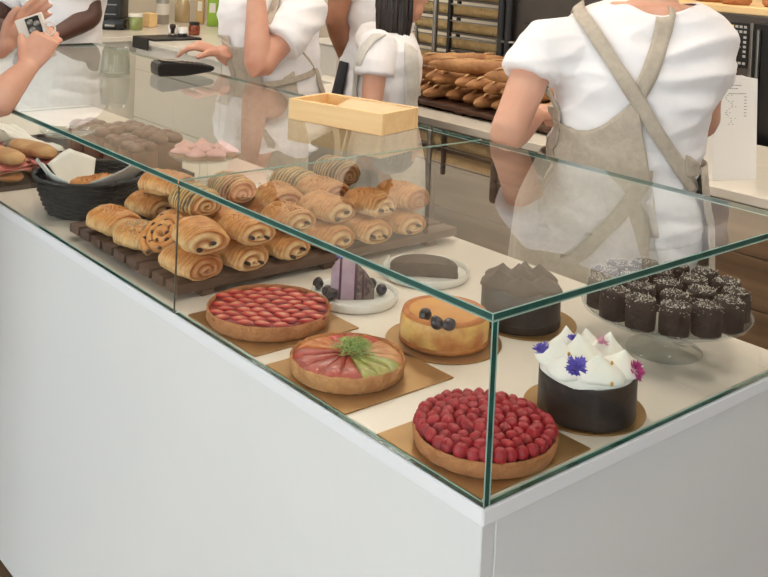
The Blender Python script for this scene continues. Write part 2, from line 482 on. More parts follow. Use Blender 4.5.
# mixed fruit tart with cress
FC = V((-.4165, .1085, 0)); FR = .0955
sq_board('gold card square under the fruit tart topped with cress', FC.x+.012, FC.y+.016, .212, 0, .226)
t = thing('mixed_fruit_tart', 'round tart of red, orange and green fruit slices topped with cress', 'tart', (FC.x, FC.y, BZ))
H = .026
add('crust', crust_mesh(FR, H, .0045, M['crust_pale'], rough=.0026, sd=5), t)
def fruit(name, c, v): return mat(name, c, .28, var=v, vscale=55, coat=.55, bump=.35, bscale=110, stretch=(1, 1, 1))
fm = {'red': fruit('grapefruit', (188, 70, 52), (150, 40, 34)), 'orange': fruit('orange_slice', (214, 128, 52), (190, 96, 40)), 'pink': fruit('blood_orange', (214, 62, 48), (176, 36, 34)), 'peach': fruit('peach_slice', (216, 160, 100), (196, 120, 70)), 'green': fruit('green_fruit', (150, 160, 72), (176, 160, 84))}
def wedge(a0, a1, r0, r1, z, hgt, m):
    def fn(u, w):
        a = a0+(a1-a0)*w; r = r0+(r1-r0)*u
        e = (1-abs(2*w-1)**4)*(1-abs(2*u-1)**6)
        return (r*cos(a), r*sin(a), z+hgt*e+.0008*nz(r*120, a*12, z*10))
    v, f = grid(10, 8, fn)
    return mesh('fruit_slice', v, f, m)
for key, d0, d1, n in (('red', 168, 288, 5), ('orange', 118, 168, 2), ('pink', 52, 118, 3), ('peach', -14, 52, 3), ('green', -72, -14, 3)):
    w = (d1-d0)/n
    for i in range(n):
        a0 = rad(d0+i*w-3)+AR; a1 = rad(d0+(i+1)*w+3)+AR
        add('fruit_slice', wedge(a0, a1, .004, FR-.0045, H-.006, .0095+rnd.uniform(0, .003), fm[key]), t)
# cress heap
M['cress'] = mat('cress', (136, 162, 70), .5, var=(188, 204, 130), vscale=120)
parts = []
for i in range(170):
    a = rnd.uniform(0, 2*pi); r = abs(rnd.gauss(0, .013)); b = rnd.uniform(0, 2*pi); L_ = rnd.uniform(.014, .028)
    p0 = V((r*cos(a), r*sin(a)*.8, .002)); q = V((cos(b), sin(b), 0))
    hh = max(.004, .018-r*.6)
    parts.append(tube([p0, p0+q*L_*.35+V((0, 0, hh*.8)), p0+q*L_*.7+V((0, 0, hh)), p0+q*L_+V((0, 0, hh*.6))], [.0006, .0007, .0007, .0006], 4, cap=False))
    e = p0+q*L_+V((0, 0, hh*.6))
    for s in (-1, 1):
        lv = V((-q.y, q.x, .3))*s*.0032
        parts.append(([e, e+lv*.6+q*.001, e+lv*1.3, e+lv*.6-q*.0012], [(0, 1, 2, 3)]))
o = add('cress', mesh('cress', *merge(parts), M['cress']), t, tuple(V((.004, .008, H+.004))+V((FW.x, FW.y, 0))*.006)); o['kind'] = 'stuff'; o['label'] = 'small heap of green cress'

# raspberry tart
def bumpy(r, rz, nb, amp, sub=3):
    bm = bmesh.new(); bmesh.ops.create_icosphere(bm, subdivisions=sub, radius=1)
    pts = []
    for i in range(nb):
        z = 1-2*(i+.5)/nb; a = i*2.39996
        s = sqrt(1-z*z); pts.append(V((s*cos(a), s*sin(a), z)))
    rr = 2.1/sqrt(nb)
    for v in bm.verts:
        d = min((v.co-q).length for q in pts)
        k = 1+amp*sqrt(max(0, 1-(d/rr)**2))
        n = v.co.normalized()
        tp = 1-.22*max(0, n.z)
        v.co = V((n.x*r*k*tp, n.y*r*k*tp, n.z*rz*k))
    return bm
def bm_mesh(bm, m, name):
    me = bpy.data.meshes.new(name); bm.to_mesh(me); bm.free(); me.materials.append(m)
    me.polygons.foreach_set('use_smooth', [True]*len(me.polygons)); return me
RC = V((-.1145, .1190, 0)); RR = .1035
sq_board('gold card square under the raspberry tart in the case corner', RC.x-.006, RC.y+.004, .208, 0, .224)
t = thing('raspberry_tart', 'round tart piled with whole red raspberries at the case corner', 'tart', (RC.x, RC.y, BZ))
H = .0225
add('crust', crust_mesh(RR, H, .006, M['crust'], sd=9, rough=.001), t)
add('jelly', fan_disc(RR-.007, .003, H-.009, M['red_jelly'], name='jelly'), t)
rm = bm_mesh(bumpy(.0086, .0092, 34, .17), M['rasp'], 'raspberry')
def sunflower(n, R, r0=0):
    return [(R*sqrt((i+.5)/n)*cos(i*2.39996+r0), R*sqrt((i+.5)/n)*sin(i*2.39996+r0)) for i in range(n)]
n1 = 0
ring = []
for rr_, cnt in ((RR-.0125, 33), (RR-.0305, 26), (RR-.048, 20), (RR-.066, 13), (RR-.0835, 7), (.003, 1)):
    for k in range(cnt):
        a = 2*pi*k/cnt+rr_*77
        ring.append((rr_*cos(a)+rnd.uniform(-.0018, .0018), rr_*sin(a)+rnd.uniform(-.0018, .0018), rr_))
for x, y, r_ in ring:
    dome = .010*(1-(r_/RR)**2)
    add('raspberry', rm, t, (x, y, H+.0015+dome+rnd.uniform(-.001, .0035)), (rnd.uniform(-.7, .7), rnd.uniform(-.7, .7), rnd.uniform(0, 6.28)), rnd.uniform(.98, 1.2))

# cheesecake with blackberries
CC = V((-.422, .332, 0)); CR = .0785
M['cheese'] = mat('cheesecake_side', (236, 194, 112), .5, var=(196, 118, 52), vscale=22, bump=.2, bscale=60, coat=.2, sharp=(.42, .7))
M['cheese_top'] = mat('cheesecake_top', (226, 164, 88), .4, var=(206, 136, 64), vscale=14, coat=.3)
M['burnt'] = mat('browned_rim', (176, 96, 44), .5, var=(206, 136, 64), vscale=40)
rd_board('round gold card under the cheesecake with three blackberries', CC.x, CC.y, .104)
t = thing('baked_cheesecake', 'golden baked cheesecake with three blackberries on top', 'cheesecake', (CC.x, CC.y, BZ))
hc = .055
add('side', mesh('side', *lathe([(0, 0), (CR-.006, 0), (CR-.002, .003), (CR, .012), (CR+.001, .03), (CR, hc-.012), (CR-.002, hc-.006)], 72, lambda r, z, a: (r+.0012*nz(cos(a)*6, sin(a)*6, z*60), z)), M['cheese']), t)
add('rim', mesh('rim', *lathe([(CR-.002, hc-.006), (CR-.004, hc-.001), (CR-.009, hc+.001), (CR-.015, hc-.002)], 72), M['burnt']), t)
add('top', mesh('top', *lathe([(CR-.015, hc-.002), (CR-.03, hc-.006), (CR*.3, hc-.007), (0, hc-.007)], 64), M['cheese_top']), t)
add('base', mesh('base', *lathe([(0, -.0002), (CR-.004, -.0002), (CR+.0005, .002), (CR+.0006, .009), (CR-.002, .0105), (CR-.006, .0106)], 72), M['burnt']), t)
M['blackb'] = mat('blackberry', (30, 22, 30), .3, coat=.3, var=(44, 30, 40), vscale=60)
bb = bm_mesh(bumpy(.0098, .0112, 30, .18), M['blackb'], 'blackberry')
for px, py in ((425, 316), (436.5, 324), (449, 326)):
    w = at(px, py, z=BZ+hc+.002)
    add('blackberry', bb, t, (w.x-CC.x, w.y-CC.y, hc+.0045), (rnd.uniform(0, 3), rnd.uniform(0, 3), 0))

# dark cakes with piped tops
def dollop(r, h, bend=(0, 0), m=None, name='cream_peak', seg=24, tw=.05):
    prof = [(0, 0), (r*.9, 0), (r, h*.08), (r*.98, h*.2), (r*.84, h*.34), (r*.62, h*.48), (r*.42, h*.62), (r*.25, h*.76), (r*.11, h*.9), (r*.03, h*.985), (0, h)]
    v, f = lathe(prof, seg, lambda q, z, a: (q*(1+.07*cos(3*a+z*60)+tw*cos(5*a-z*90)), z))
    for p in v:
        k = max(0, p.z/h)**2
        p.x += bend[0]*k; p.y += bend[1]*k
    return mesh(name, v, f, m or M['cream'])
MC = V((-.097, .324, 0)); MR = .0735
rd_board('round gold card under the white meringue cake', MC.x-.011, MC.y+.010, .094)
t = thing('meringue_cake', 'black chocolate banded cake topped with white meringue peaks and petals', 'cake', (MC.x, MC.y, BZ))
hm = .064
def seamfn(r, z, a):
    # the chocolate band is one strip wrapped round, its end lapping over
    d = (a-(AR-pi/2-.05)) % (2*pi)
    return r+(.0022*(1-d/(2*pi)) if r > MR*.9 else 0), z+(.0025*sin(2*a+1) if z > hm*.9 else 0)
add('chocolate_band', mesh('chocolate_band', *lathe([(0, 0), (MR-.001, 0), (MR, .002), (MR, hm-.001), (MR-.001, hm), (MR-.004, hm-.001), (MR-.005, hm-.02), (0, hm-.02)], 96, seamfn), M['choc'], True, 40), t)
add('cream_base', mesh('cream_base', *lathe([(MR-.006, hm-.022), (MR-.002, hm-.008), (MR-.001, hm+.002), (MR-.006, hm+.012), (MR*.6, hm+.017), (0, hm+.018)], 64, lambda r, z, a: (r*(1+.025*cos(6*a+.6)), z)), M['cream']), t)
for k, (ix, iy, r, h) in enumerate([(-.034, -.032, .037, .032), (.010, -.042, .039, .036), (.046, -.016, .035, .034), (.034, .030, .034, .044), (-.008, .004, .036, .048), (-.046, .010, .033, .040), (-.024, .044, .032, .042), (.010, .048, .03, .040)]):
    w = V((RT.x, RT.y, 0)).normalized()*ix+V((FW.x, FW.y, 0)).normalized()*iy
    add('cream_peak', dollop(r, h, (rnd.uniform(-.008, .008), rnd.uniform(-.008, .008))), t, (w.x, w.y, hm+.006), (0, 0, rnd.uniform(0, 6)))
M['cornflower'] = mat('blue_petals', (118, 106, 206), .6, var=(88, 78, 184), vscale=200)
M['pinkflower'] = mat('magenta_petals', (206, 70, 150), .6, var=(178, 44, 126), vscale=200)
M['palepink'] = mat('pale_pink_petals', (228, 176, 196), .6, var=(216, 150, 176), vscale=200)
def flower(m, n=34, R=.012):
    parts = []
    for i in range(n):
        a = rnd.uniform(0, 2*pi); el = rnd.uniform(.15, 1.2); d = V((cos(a)*cos(el), sin(a)*cos(el), sin(el))); L_ = R*rnd.uniform(.75, 1.1)
        s = V((-sin(a), cos(a), 0)); w = .0028
        n_ = d.cross(s)*.0005
        parts.append(([s*-.0004, s*.0004, d*L_*.6+s*w+n_, d*L_+s*w*1.1, d*L_*.86, d*L_-s*w*1.1, d*L_*.6-s*w+n_], [(0, 1, 2, 6), (2, 3, 4), (4, 5, 6), (2, 4, 6)]))
    v, f = merge(parts)
    return mesh('flower', v, f, m, False)
def pflower(px, py, dep, m, R, tilt):
    w = at(px, py, D=dep)
    o = add('flower', flower(m, R=R), t, tuple(w-V((MC.x, MC.y, BZ))), tilt); solid(o, .0006, 0)
_d = (V((MC.x, MC.y, 1.0))-CAM).dot(FW)
pflower(543, 353, _d-.030, M['cornflower'], .0165, (0, -.6, 0))
pflower(576, 367.5, _d-.072, M['cornflower'], .0185, (.8, 0, .6))
pflower(633, 371, _d-.036, M['pinkflower'], .0175, (.3, .9, .6))
pflower(604, 344, _d+.02, M['palepink'], .014, (.3, .3, .6))
pflower(573, 341, _d+.02, M['cornflower'], .011, (.3, .3, .6))
M['pollen'] = mat('yellow_pollen', (206, 160, 60), .7, var=(180, 130, 40), vscale=90)
pm = bm_mesh(bumpy(.0022, .003, 8, .2, 2), M['pollen'], 'petal_fleck')
for px, py, dd in ((569, 354, -.06), (612, 363, -.06), (612, 384, -.083)):
    w = at(px, py, D=_d+dd); add('petal_fleck', pm, t, tuple(w-V((MC.x, MC.y, BZ))))

DC = V((-.406, .515, 0)); DR = .076
rd_board('round gold card under the dark chocolate cake', DC.x+.006, DC.y+.012, .094)
t = thing('chocolate_cake', 'tall dark chocolate cake with piped chocolate peaks', 'cake', (DC.x, DC.y, BZ))
add('cake_body', mesh('cake_body', *lathe([(0, 0), (DR-.001, 0), (DR, .002), (DR, .014), (DR-.0015, .015), (DR-.0015, .066), (DR-.004, .070), (0, .071)], 80), M['choc'], True, 40), t)
for k, (ix, iy, r, h) in enumerate([(-.044, -.010, .036, .034), (-.005, -.038, .036, .030), (.040, -.022, .034, .026), (.038, .028, .034, .034), (.0, .012, .038, .036), (-.034, .034, .032, .030), (.010, .048, .028, .03)]):
    w = V((RT.x, RT.y, 0)).normalized()*ix+V((FW.x, FW.y, 0)).normalized()*iy
    add('chocolate_peak', dollop(r, h, (rnd.uniform(-.006, .006), rnd.uniform(-.006, .006)), M['choc2'], 'chocolate_peak'), t, (w.x, w.y, .069), (0, 0, rnd.uniform(0, 6)))

# ------------------------------------------------------------------ glass cake stand with small chocolate cakes
def stand(label, x, y, R, zp, rb=.062):
    t = thing('cake_stand', label, 'cake stand', (x, y, Z))
    add('plate', mesh('plate', *lathe([(0, zp-.006), (R*.5, zp-.006), (R-.012, zp-.004), (R-.003, zp+.001), (R, zp+.006), (R-.0025, zp+.007), (R-.006, zp+.003), (R-.014, zp), (0, zp)], 80), M['glass2']), t)
    add('foot', mesh('foot', *lathe([(0, 0), (rb, 0), (rb+.0015, .0015), (rb, .0035), (rb*.75, .006), (rb*.4, .010), (.016, .016), (.0125, .022), (.015, .027), (.013, .032), (.011, zp*.62), (.0135, zp*.72), (.012, zp*.8), (.016, zp-.010), (.024, zp-.0062), (0, zp-.0062)], 64), M['glass2']), t)
    return t
SX, SY, SR2, SZ = -.170, .636, .149, .072
stand('wide glass cake stand carrying the small coconut chocolate cakes', SX, SY, SR2, SZ, .066)
M['coco'] = mat('coconut_flakes', (214, 206, 196), .8, var=(180, 168, 156), vscale=200)
def mini_cake():
    r, h = .0252, .050
    body = mesh('body', *lathe([(0, 0), (r-.002, 0), (r, .002), (r+.0008, h*.5), (r, h-.004), (r-.003, h), (0, h+.001)], 28, lambda q, z, a: (q+.0005*nz(cos(a)*5, sin(a)*5, z*100), z)), M['cocoa'])
    parts = []
    for i in range(120):
        a = rnd.uniform(0, 2*pi); q = (r-.001)*sqrt(rnd.random()); z = h+.0012
        if i > 95: q = r+.0004; z = rnd.uniform(h*.75, h-.003)
        c = V((q*cos(a), q*sin(a), z+rnd.uniform(0, .0012))); d = V((rnd.uniform(-1, 1), rnd.uniform(-1, 1), rnd.uniform(-.3, .5))).normalized()*rnd.uniform(.0012, .0028)
        s = d.cross(V((.2, .1, 1))).normalized()*.0006; u = V((0, 0, .0005))
        parts.append(([c-d-s, c+d-s, c+d+s+u, c-d+s+u], [(0, 1, 2, 3)]))
    return body, mesh('coconut', *merge(parts), M['coco'], False)
kinds = [mini_cake() for _ in range(3)]
spots = []
for rr_, cnt, off in ((.116, 13, .1), (.0615, 6, .3), (0, 1, 0)):
    for k in range(cnt):
        a = 2*pi*k/cnt+off; spots.append((rr_*cos(a), rr_*sin(a), rr_, cnt))
a_ref = atan2(MC.y-SY, MC.x-SX)
for i, (x, y, rr_, cnt) in enumerate(spots):
    b, c = kinds[i % 3]
    kth = int(((a_ref-atan2(y, x)) % (2*pi))/(2*pi)*cnt)
    lab = 'small coconut chocolate cake at the centre of the glass stand' if cnt == 1 else 'small coconut chocolate cake, %s clockwise from the meringue cake in the %s ring' % (ORD[kth], 'outer' if cnt == 13 else 'inner')
    tt = thing('small_chocolate_cake', lab, 'cake', (SX+x, SY+y, Z+SZ+.0004), rnd.uniform(0, 6), 'coconut chocolate cakes on the glass stand')
    add('body', b, tt); o = add('coconut', c, tt); o['kind'] = 'stuff'

# ------------------------------------------------------------------ plates with slices
def plate(label, x, y, r):
    v, f = lathe([(0, .003), (r-.012, .003), (r-.010, 0), (r-.004, 0), (r-.001, .004), (r, .016), (r-.0015, .0175), (r-.004, .0165), (r-.007, .0085), (r-.014, .0075), (0, .0075)], 72)
    o = add('plate', mesh('plate', v, f, M['white_china'], True, 60), None, (x, y, Z))
    tag(o, label, 'plate'); return o
P1 = V((-.672, .328, 0))
plate('white rimmed plate under the lavender cake slice and berries', P1.x, P1.y, .086)
PZ = Z+.0079
M['lav'] = mat('lavender_mousse', (178, 152, 164), .55, var=(162, 134, 150), vscale=40, bump=.1)
M['plum'] = mat('plum_layer', (92, 50, 70), .45, var=(76, 38, 58), vscale=60)
M['sponge'] = mat('poppy_sponge', (126, 112, 100), .8, var=(86, 74, 76), vscale=110, bump=.4, bscale=200, sharp=(.4, .6))
ax = V((RT.x, RT.y, 0)).normalized(); ay = V((-ax.y, ax.x, 0))
cp = at(352, 294, z=PZ)
t = thing('lavender_cake_slice', 'lavender mousse cake slice in purple and grey layers on white plate', 'cake', (cp.x, cp.y, PZ))
def slab(x0, x1, h0, h1, wdt, m):
    "upright slab of a domed cake: half-ellipse section between two heights"
    v, f = [], []; n = 14
    for x, h in ((x0, h0), ((x0+x1)/2, (h0+h1)/2+.001), (x1, h1)):
        for k in range(n+1):
            a = pi*k/n
            q = ax*x+ay*(cos(a)*wdt*(.55+.45*h/.07)); v.append(V((q.x, q.y, sin(a)**.8*h)))
    for s in range(2):
        for k in range(n): f.append((s*(n+1)+k, s*(n+1)+k+1, (s+1)*(n+1)+k+1, (s+1)*(n+1)+k))
        f.append((s*(n+1), (s+1)*(n+1), (s+1)*(n+1)+n, s*(n+1)+n))
    f.append(tuple(range(n, -1, -1))); f.append(tuple(2*(n+1)+k for k in range(n+1)))
    return mesh('cake_layer', v, f, m, True, 40)
xx = [-.042, -.026, -.021, .004, .010, .019, .024, .044]
hh = [.050, .072, .0715, .062, .058, .050, .046, .018]
ms = ['lav', 'plum', 'lav', 'plum', 'sponge', 'plum', 'sponge']
for i in range(7): add('cake_layer', slab(xx[i], xx[i+1]-.0002, hh[i], hh[i+1], .034, M[ms[i]]), t)
o = add('flower', flower(M['cornflower'], 14, .008), t, tuple(ax*-.028+V((0, 0, .070)))); solid(o, .0006, 0)
for i, (px, py) in enumerate(((318, 285), (327, 293), (332, 296), (371, 286), (381.5, 291))):
    w = at(px, py, z=PZ+.008)
    o = add('blackberry', bb, None, (w.x, w.y, PZ+.0118), (i, 2*i, 0))
    tag(o, 'dark blackberry on the white plate, %s' % ('outermost on the side of the rolls', 'middle one of three beside the lavender slice', 'touching the lavender part of the slice', 'touching the grey end of the cake slice', 'alone on the side of the cheesecake')[i], 'berry', 'blackberries on the plate')
w = at(374, 284, z=PZ)
P2 = V((-.702, .545, 0))
plate('white plate under the flat brown chocolate tart', P2.x, P2.y, .094)
t = thing('chocolate_tart', 'half of a flat brown chocolate tart on a white plate', 'tart', (P2.x-FW.x*.034-.004, P2.y-FW.y*.034-.004, PZ), 0)
t.scale = (.90,)*3
v, f = lathe([(0, 0), (.076, 0), (.078, .004), (.079, .026), (.076, .030), (.06, .0325), (.045, .030), (.03, .0325), (.015, .031), (0, .032)], 40, None, AR-.06, AR+pi+.06)
nn = 41; f.append(tuple(i*nn for i in range(10))[::-1]); f.append(tuple(i*nn+40 for i in range(10)))
add('tart_body', mesh('tart_body', v, f, M['choc2'], True, 45), t)
add('crust_base', mesh('crust_base', *lathe([(0, -.0003), (.0795, -.0003), (.0805, .003), (.0805, .012), (.079, .0125), (0, .0125)], 40, None, AR-.06, AR+pi+.06), M['cocoa'], True, 45), t)
w = at(388, 268, z=PZ)
o = add('meringue_kiss', dollop(.010, .030, (.002, 0), name='meringue_kiss'), None, (w.x, w.y, PZ+.0004)); tag(o, 'small pointed white meringue beside the chocolate tart', 'meringue')

# ------------------------------------------------------------------ pastries on the slatted board
def mix3(a, b, t):
    t = max(0, min(1, t)); return [a[i]*(1-t)+b[i]*t for i in range(3)]
GOLD, PALE, BRN, DEEP = lin((230, 166, 88)), lin((248, 220, 166)), lin((186, 106, 42)), lin((120, 62, 28))
def roll_mesh(seed, L_=.100, a=.047, b=.032, turns=1.9, stripes=None, dark=0.0, pale_end=True):
    "rolled laminated pastry lying along x, flat underneath, layered spiral ends"
    nu, ns = 44, 48
    v, f, cols = [], [], []
    sd = seed*13.7
    rows = []
    rings = [.0, .1, .2, .3, .4, .5, .6, .69, .77, .85, .92, .97]
    for k in rings: rows.append((-1.0, k, 'end'))
    for i in range(nu+1): rows.append((-1+2*i/nu, 1, 'side'))
    for k in rings[::-1]: rows.append((1.0, k, 'end'))
    for u, k, kind in rows:
        for j in range(ns):
            t = 2*pi*j/ns
            sg = math.copysign(1, u)
            bulge = 1-.10*abs(u)**4-.06*u*u
            y = cos(t)*a*k*bulge; zq = sin(t); z = (zq if zq > 0 else zq*.62)*b*k*bulge
            x = u*L_/2
            if kind == 'end':
                ph = (k*turns-sg*(t/(2*pi))+seed*.13)*2*pi
                x += sg*(.006*(1-k*k)+.0042*cos(ph)*(1-k**6))
                st = .5+.5*cos(ph)
                c = mix3(mix3(GOLD, BRN, .7+dark), PALE, (st**.8)*(1.0 if pale_end else .35)*(1.05-.35*k))
            else:
                d = .0025*nz(u*3+sd, cos(t)*2, sin(t)*2)+.0010*nz(u*9+sd, cos(t)*5, sin(t)*5)
                wv = u+.10*nz(cos(t)*1.3+sd, sin(t)*1.3, u*1.2)
                lam = cos(2*pi*wv*5.5)
                edge = min(1, max(0, abs(u)-.12)/.55)
                d += .0020*lam*edge
                y += d*cos(t); z += d*sin(t)
                topk = max(0, sin(t))
                c = mix3(PALE, GOLD, .45+.8*topk)
                c = mix3(c, BRN, topk**2*.45+dark*.6+.35*nz(u*5+sd, cos(t)*4, sin(t)*4))
                c = mix3(c, PALE if lam > 0 else BRN, abs(lam)**2*edge*.42)
                if stripes:
                    q = (u*stripes) % 1.0
                    c = mix3(lin((84, 62, 40)), lin((226, 190, 126)), 1 if q < .42 else 0)
                    zz = .0012*(1 if q < .42 else -1); y += zz*cos(t); z += zz*sin(t)
            v.append(V((x, y, z))); cols.append(c)
    n = len(rows)
    for i in range(n-1):
        for j in range(ns):
            j2 = (j+1) % ns
            f.append((i*ns+j, i*ns+j2, (i+1)*ns+j2, (i+1)*ns+j))
    return mesh('roll', v, f, M['pastry'], cols=cols)
def stick_mesh():
    return mesh('chocolate_stick', *tube([(-.006, 0, 0), (.0030, 0, 0)], [.0062, .0062], 10, flat=(1.0, .62)), M['cocoa'])
def crumbs_mesh(seed, n=170, L_=.085, a=.0485, b=.0345, m=None):
    r = random.Random(seed); parts = []
    for i in range(n):
        u = r.uniform(-1, 1); t = r.gauss(pi/2, .55)
        k = 1-.16*abs(u)**3-.10*u*u
        c = V((u*L_/2, cos(t)*a*k, sin(t)*b*k)); s = r.uniform(.0018, .0042)
        q = [V((r.uniform(-1, 1), r.uniform(-1, 1), r.uniform(-1, 1))).normalized()*s for _ in range(4)]
        parts.append(([c+p for p in q], [(0, 1, 2), (0, 2, 3), (0, 3, 1), (1, 3, 2)]))
    return mesh('topping', *merge(parts), m, False)
M['nib'] = mat('sugar_crumbs', (236, 184, 112), .6, var=(196, 120, 56), vscale=150)
M['seed'] = mat('pale_seeds', (230, 206, 168), .7, var=(196, 160, 116), vscale=150)
rolls = [roll_mesh(i*3, L_=.098+.005*(i % 3), a=(.046, .049, .047, .044)[i], b=(.032, .033, .034, .031)[i], turns=(1.9, 1.4, 2.5, 1.7)[i], dark=(.0, .12, .28, .05)[i], pale_end=(i != 2)) for i in range(4)]
srolls = [roll_mesh(20+i, L_=.10, a=.046, b=.040, stripes=4.5, turns=2.8) for i in range(2)]
ckm = stick_mesh(); crm = [crumbs_mesh(1, 230, m=M['nib']), crumbs_mesh(2, 420, m=M['seed']), crumbs_mesh(3, 150, m=M['nib'])]
def swirl_mesh(seed):
    "flat spiral bun"
    n, ns = 150, 10; v, f, cols = [], [], []
    for i in range(n+1):
        t = i/n*2*pi*2.7; r = .006+.0068*t/(2*pi)*2.1
        for j in range(ns):
            q = 2*pi*j/ns
            rr = r+cos(q)*.0085; z = .012+sin(q)*(.016-.004*i/n)*(1+.1*nz(t, seed, j))
            v.append(V((rr*cos(t), rr*sin(t), z)))
            cols.append(mix3(mix3(PALE, GOLD, .4+.6*max(0, sin(q))), BRN, .25+.45*nz(t*1.5, q, seed)+.3*max(0, cos(q))))
    for i in range(n):
        for j in range(ns): f.append((i*ns+j, (i+1)*ns+j, (i+1)*ns+(j+1) % ns, i*ns+(j+1) % ns))
    f.append(tuple(range(ns))); f.append(tuple(range(n*ns, (n+1)*ns))[::-1])
    return mesh('swirl', v, f, M['pastry'], cols=cols)
swm = swirl_mesh(3)
M['raisin'] = mat('raisin', (74, 40, 28), .45, var=(54, 28, 20), vscale=120)
rsm = bm_mesh(bumpy(.0048, .0032, 9, .15, 2), M['raisin'], 'raisin')

BX0, BX1, BY0, BY1 = -1.345, -.838, .030, .775
t = thing('slatted_board', 'dark wooden slatted board under the heap of rolled pastries', 'board', (-1.09, .40, Z))
ns = 9; pitch = (BX1-BX0)/ns
slm = rbox(pitch-.010, BY1-BY0, .020, .0025, M['dark_wood'], 2, 'slat')
for i in range(ns): add('slat', slm, t, (BX0+pitch*(i+.5)+1.09, (BY0+BY1)/2-.40, .0135))
bsm = rbox(BX1-BX0-.02, .03, .013, .002, M['dark_wood'], 1, 'batten')
for y in (.10, .40, .70): add('batten', bsm, t, (0, y-.40, 0))
TZ = Z+.0335+.0005
LOW = TZ+.0205      # centre height of a roll lying on the slats
def pastry(x, y, z, kind, rz=0., tilt=0., top=None, label='', var=0, sc=1.0, group='rolled chocolate pastries on the slatted board'):
    nm = {'roll': 'chocolate_pastry', 'stripe': 'striped_pastry'}[kind]
    tt = thing(nm, label, 'pastry', (x, y, z), group=group, rot=(tilt, 0, rz))
    tt.scale = (sc,)*3
    add('roll', rolls[var % 4] if kind == 'roll' else srolls[var % 2], tt)
    if kind == 'roll':
        for s in ((-1, 1) if var % 4 != 2 else ()): add('chocolate_stick', ckm, tt, (.0535+.002*(var % 3), s*(.0165-.003*(var % 2))-.003*(var % 3), -.002+.006*s*(1 if var % 2 else -.3)), (rad(-25+35*(var % 3)), 0, 0))
    if top is not None:
        o = add('topping', crm[top], tt); o['kind'] = 'stuff'
    return tt
LBL = {0: 'plain golden chocolate roll lying on the slats of the board',
       1: 'golden chocolate roll with crumbs stacked on top of other rolls'}
def gl(lab, grp=None): return dict(label=lab, group=grp or 'rolled chocolate pastries on the slatted board')
# bottom layer along the end of the board, ends toward the strawberry tart
for i, (y, v_) in enumerate([(.085, 2), (.192, 0), (.300, 3), (.418, 1), (.528, 0), (.636, 3)]):
    pastry(-.888+rnd.uniform(-.006, .006), y, LOW, 'roll', rnd.uniform(-.12, .12), 0, None, var=v_, **gl('golden chocolate roll, %s from the front glass in the bottom end row' % ORD[i], 'bottom row of rolls at the board end'))
# rest of the bottom layer, in the order of the rows
for i, x in enumerate((-1.000, -1.112)):
    for j, y in enumerate((.190, .298, .406, .514, .622)):
        pastry(x+rnd.uniform(-.004, .004), y, LOW, 'roll', rnd.uniform(-.08, .08), 0, 2, var=i+j, **gl('golden roll low in the heap, %s row in, %s from the front glass' % (ORD[i+1], ORD[j]), 'rolls low in the pastry heap'))
for (px, py, v_, tp, lab) in [(113, 223, 1, 0, 'ridged chocolate roll with crumbs beside the black basket'), (128, 241, 0, 1, 'seed covered roll at the long edge of the slatted board'), (152, 206, 3, 0, 'broad crumb topped roll leaning toward the black basket')]:
    w = at(px, py, z=LOW+.004)
    pastry(w.x-.01, max(.080, w.y), LOW+.001, 'roll', rnd.uniform(-.1, .1)+(.25 if tp == 1 else .12), 0, tp, var=v_, **gl(lab))
# upper layer
UPZ = LOW+.052
for i, (x, y, v_, tp, rz) in enumerate([(-.880, .098, 1, None, -.25), (-.876, .205, 0, 0, -.1), (-.895, .318, 3, 2, 0), (-.918, .440, 1, None, .05), (-.900, .548, 0, 0, .1), (-.912, .655, 2, 0, .1)]):
    pastry(x, y, UPZ, 'roll', rz, 0, tp, var=v_, **gl('%s chocolate roll, %s from the front glass in the upper row' % ('plain' if tp is None else 'crumb topped', ORD[i]), 'upper row of rolls'))
for i, (px, py) in enumerate([(205, 205), (242, 193), (305, 186), (347, 175)]):
    w = at(px, py, z=UPZ)
    pastry(w.x-.045, w.y, UPZ-.004, 'stripe', rnd.uniform(-.15, .15), 0, None, var=i, label='brown and cream striped roll, %s from the front glass' % ORD[i], group='striped rolls at the back of the heap')
for i, (px, py) in enumerate([(285, 203), (328, 196), (171, 189)]):
    w = at(px, py, z=UPZ)
    pastry(w.x-.02, w.y, UPZ+.004, 'roll', rnd.uniform(-.4, .4), 0, 0, var=2, **gl('browned crumbly roll, %s of those wedged among the striped rolls from the wooden box' % ORD[(1, 0, 2)[i]], 'browned rolls between striped rolls'))
w = at(158, 246, z=.985)
t = thing('raisin_swirl', 'round spiral raisin bun leaning on the rolls at the board edge', 'pastry', (-.985, .082, TZ+.046), rot=(rad(42), 0, rad(22)))
add('swirl', swm, t)
for i in range(16):
    a = i*2.4; r = .014+.0022*i
    add('raisin', rsm, t, (r*cos(a), r*sin(a), .024-.0003*i), (0, 0, a))

# ------------------------------------------------------------------ black basket with parchment and pastry
KX, KY = -1.522, .160
t = thing('wicker_basket', 'round black wicker basket lined with white parchment', 'basket', (KX, KY, Z))
M['wicker'] = mat('black_wicker', (44, 40, 38), .55, var=(62, 56, 52), vscale=40, bump=.3, bscale=150)
hb, r0, r1 = .095, .092, .133
def br(z): return r0+(r1-r0)*(z/hb)**.7
parts = []
for i in range(15):
    z = .008+i*(hb-.012)/14; R = br(z); s = 1 if i % 2 else -1
    pts = [V(((R+s*.0022*cos(14*a))*cos(a), (R+s*.0022*cos(14*a))*sin(a), z)) for a in [2*pi*k/84 for k in range(85)]]
    parts.append(tube(pts, .0034, 6, cap=False))
add('weave', mesh('weave', *merge(parts), M['wicker']), t)
parts = [tube([(br(z)*cos(a), br(z)*sin(a), z) for z in (.002, .03, .06, hb)], .002, 6) for a in [2*pi*k/28 for k in range(28)]]
add('stakes', mesh('stakes', *merge(parts), M['wicker']), t)
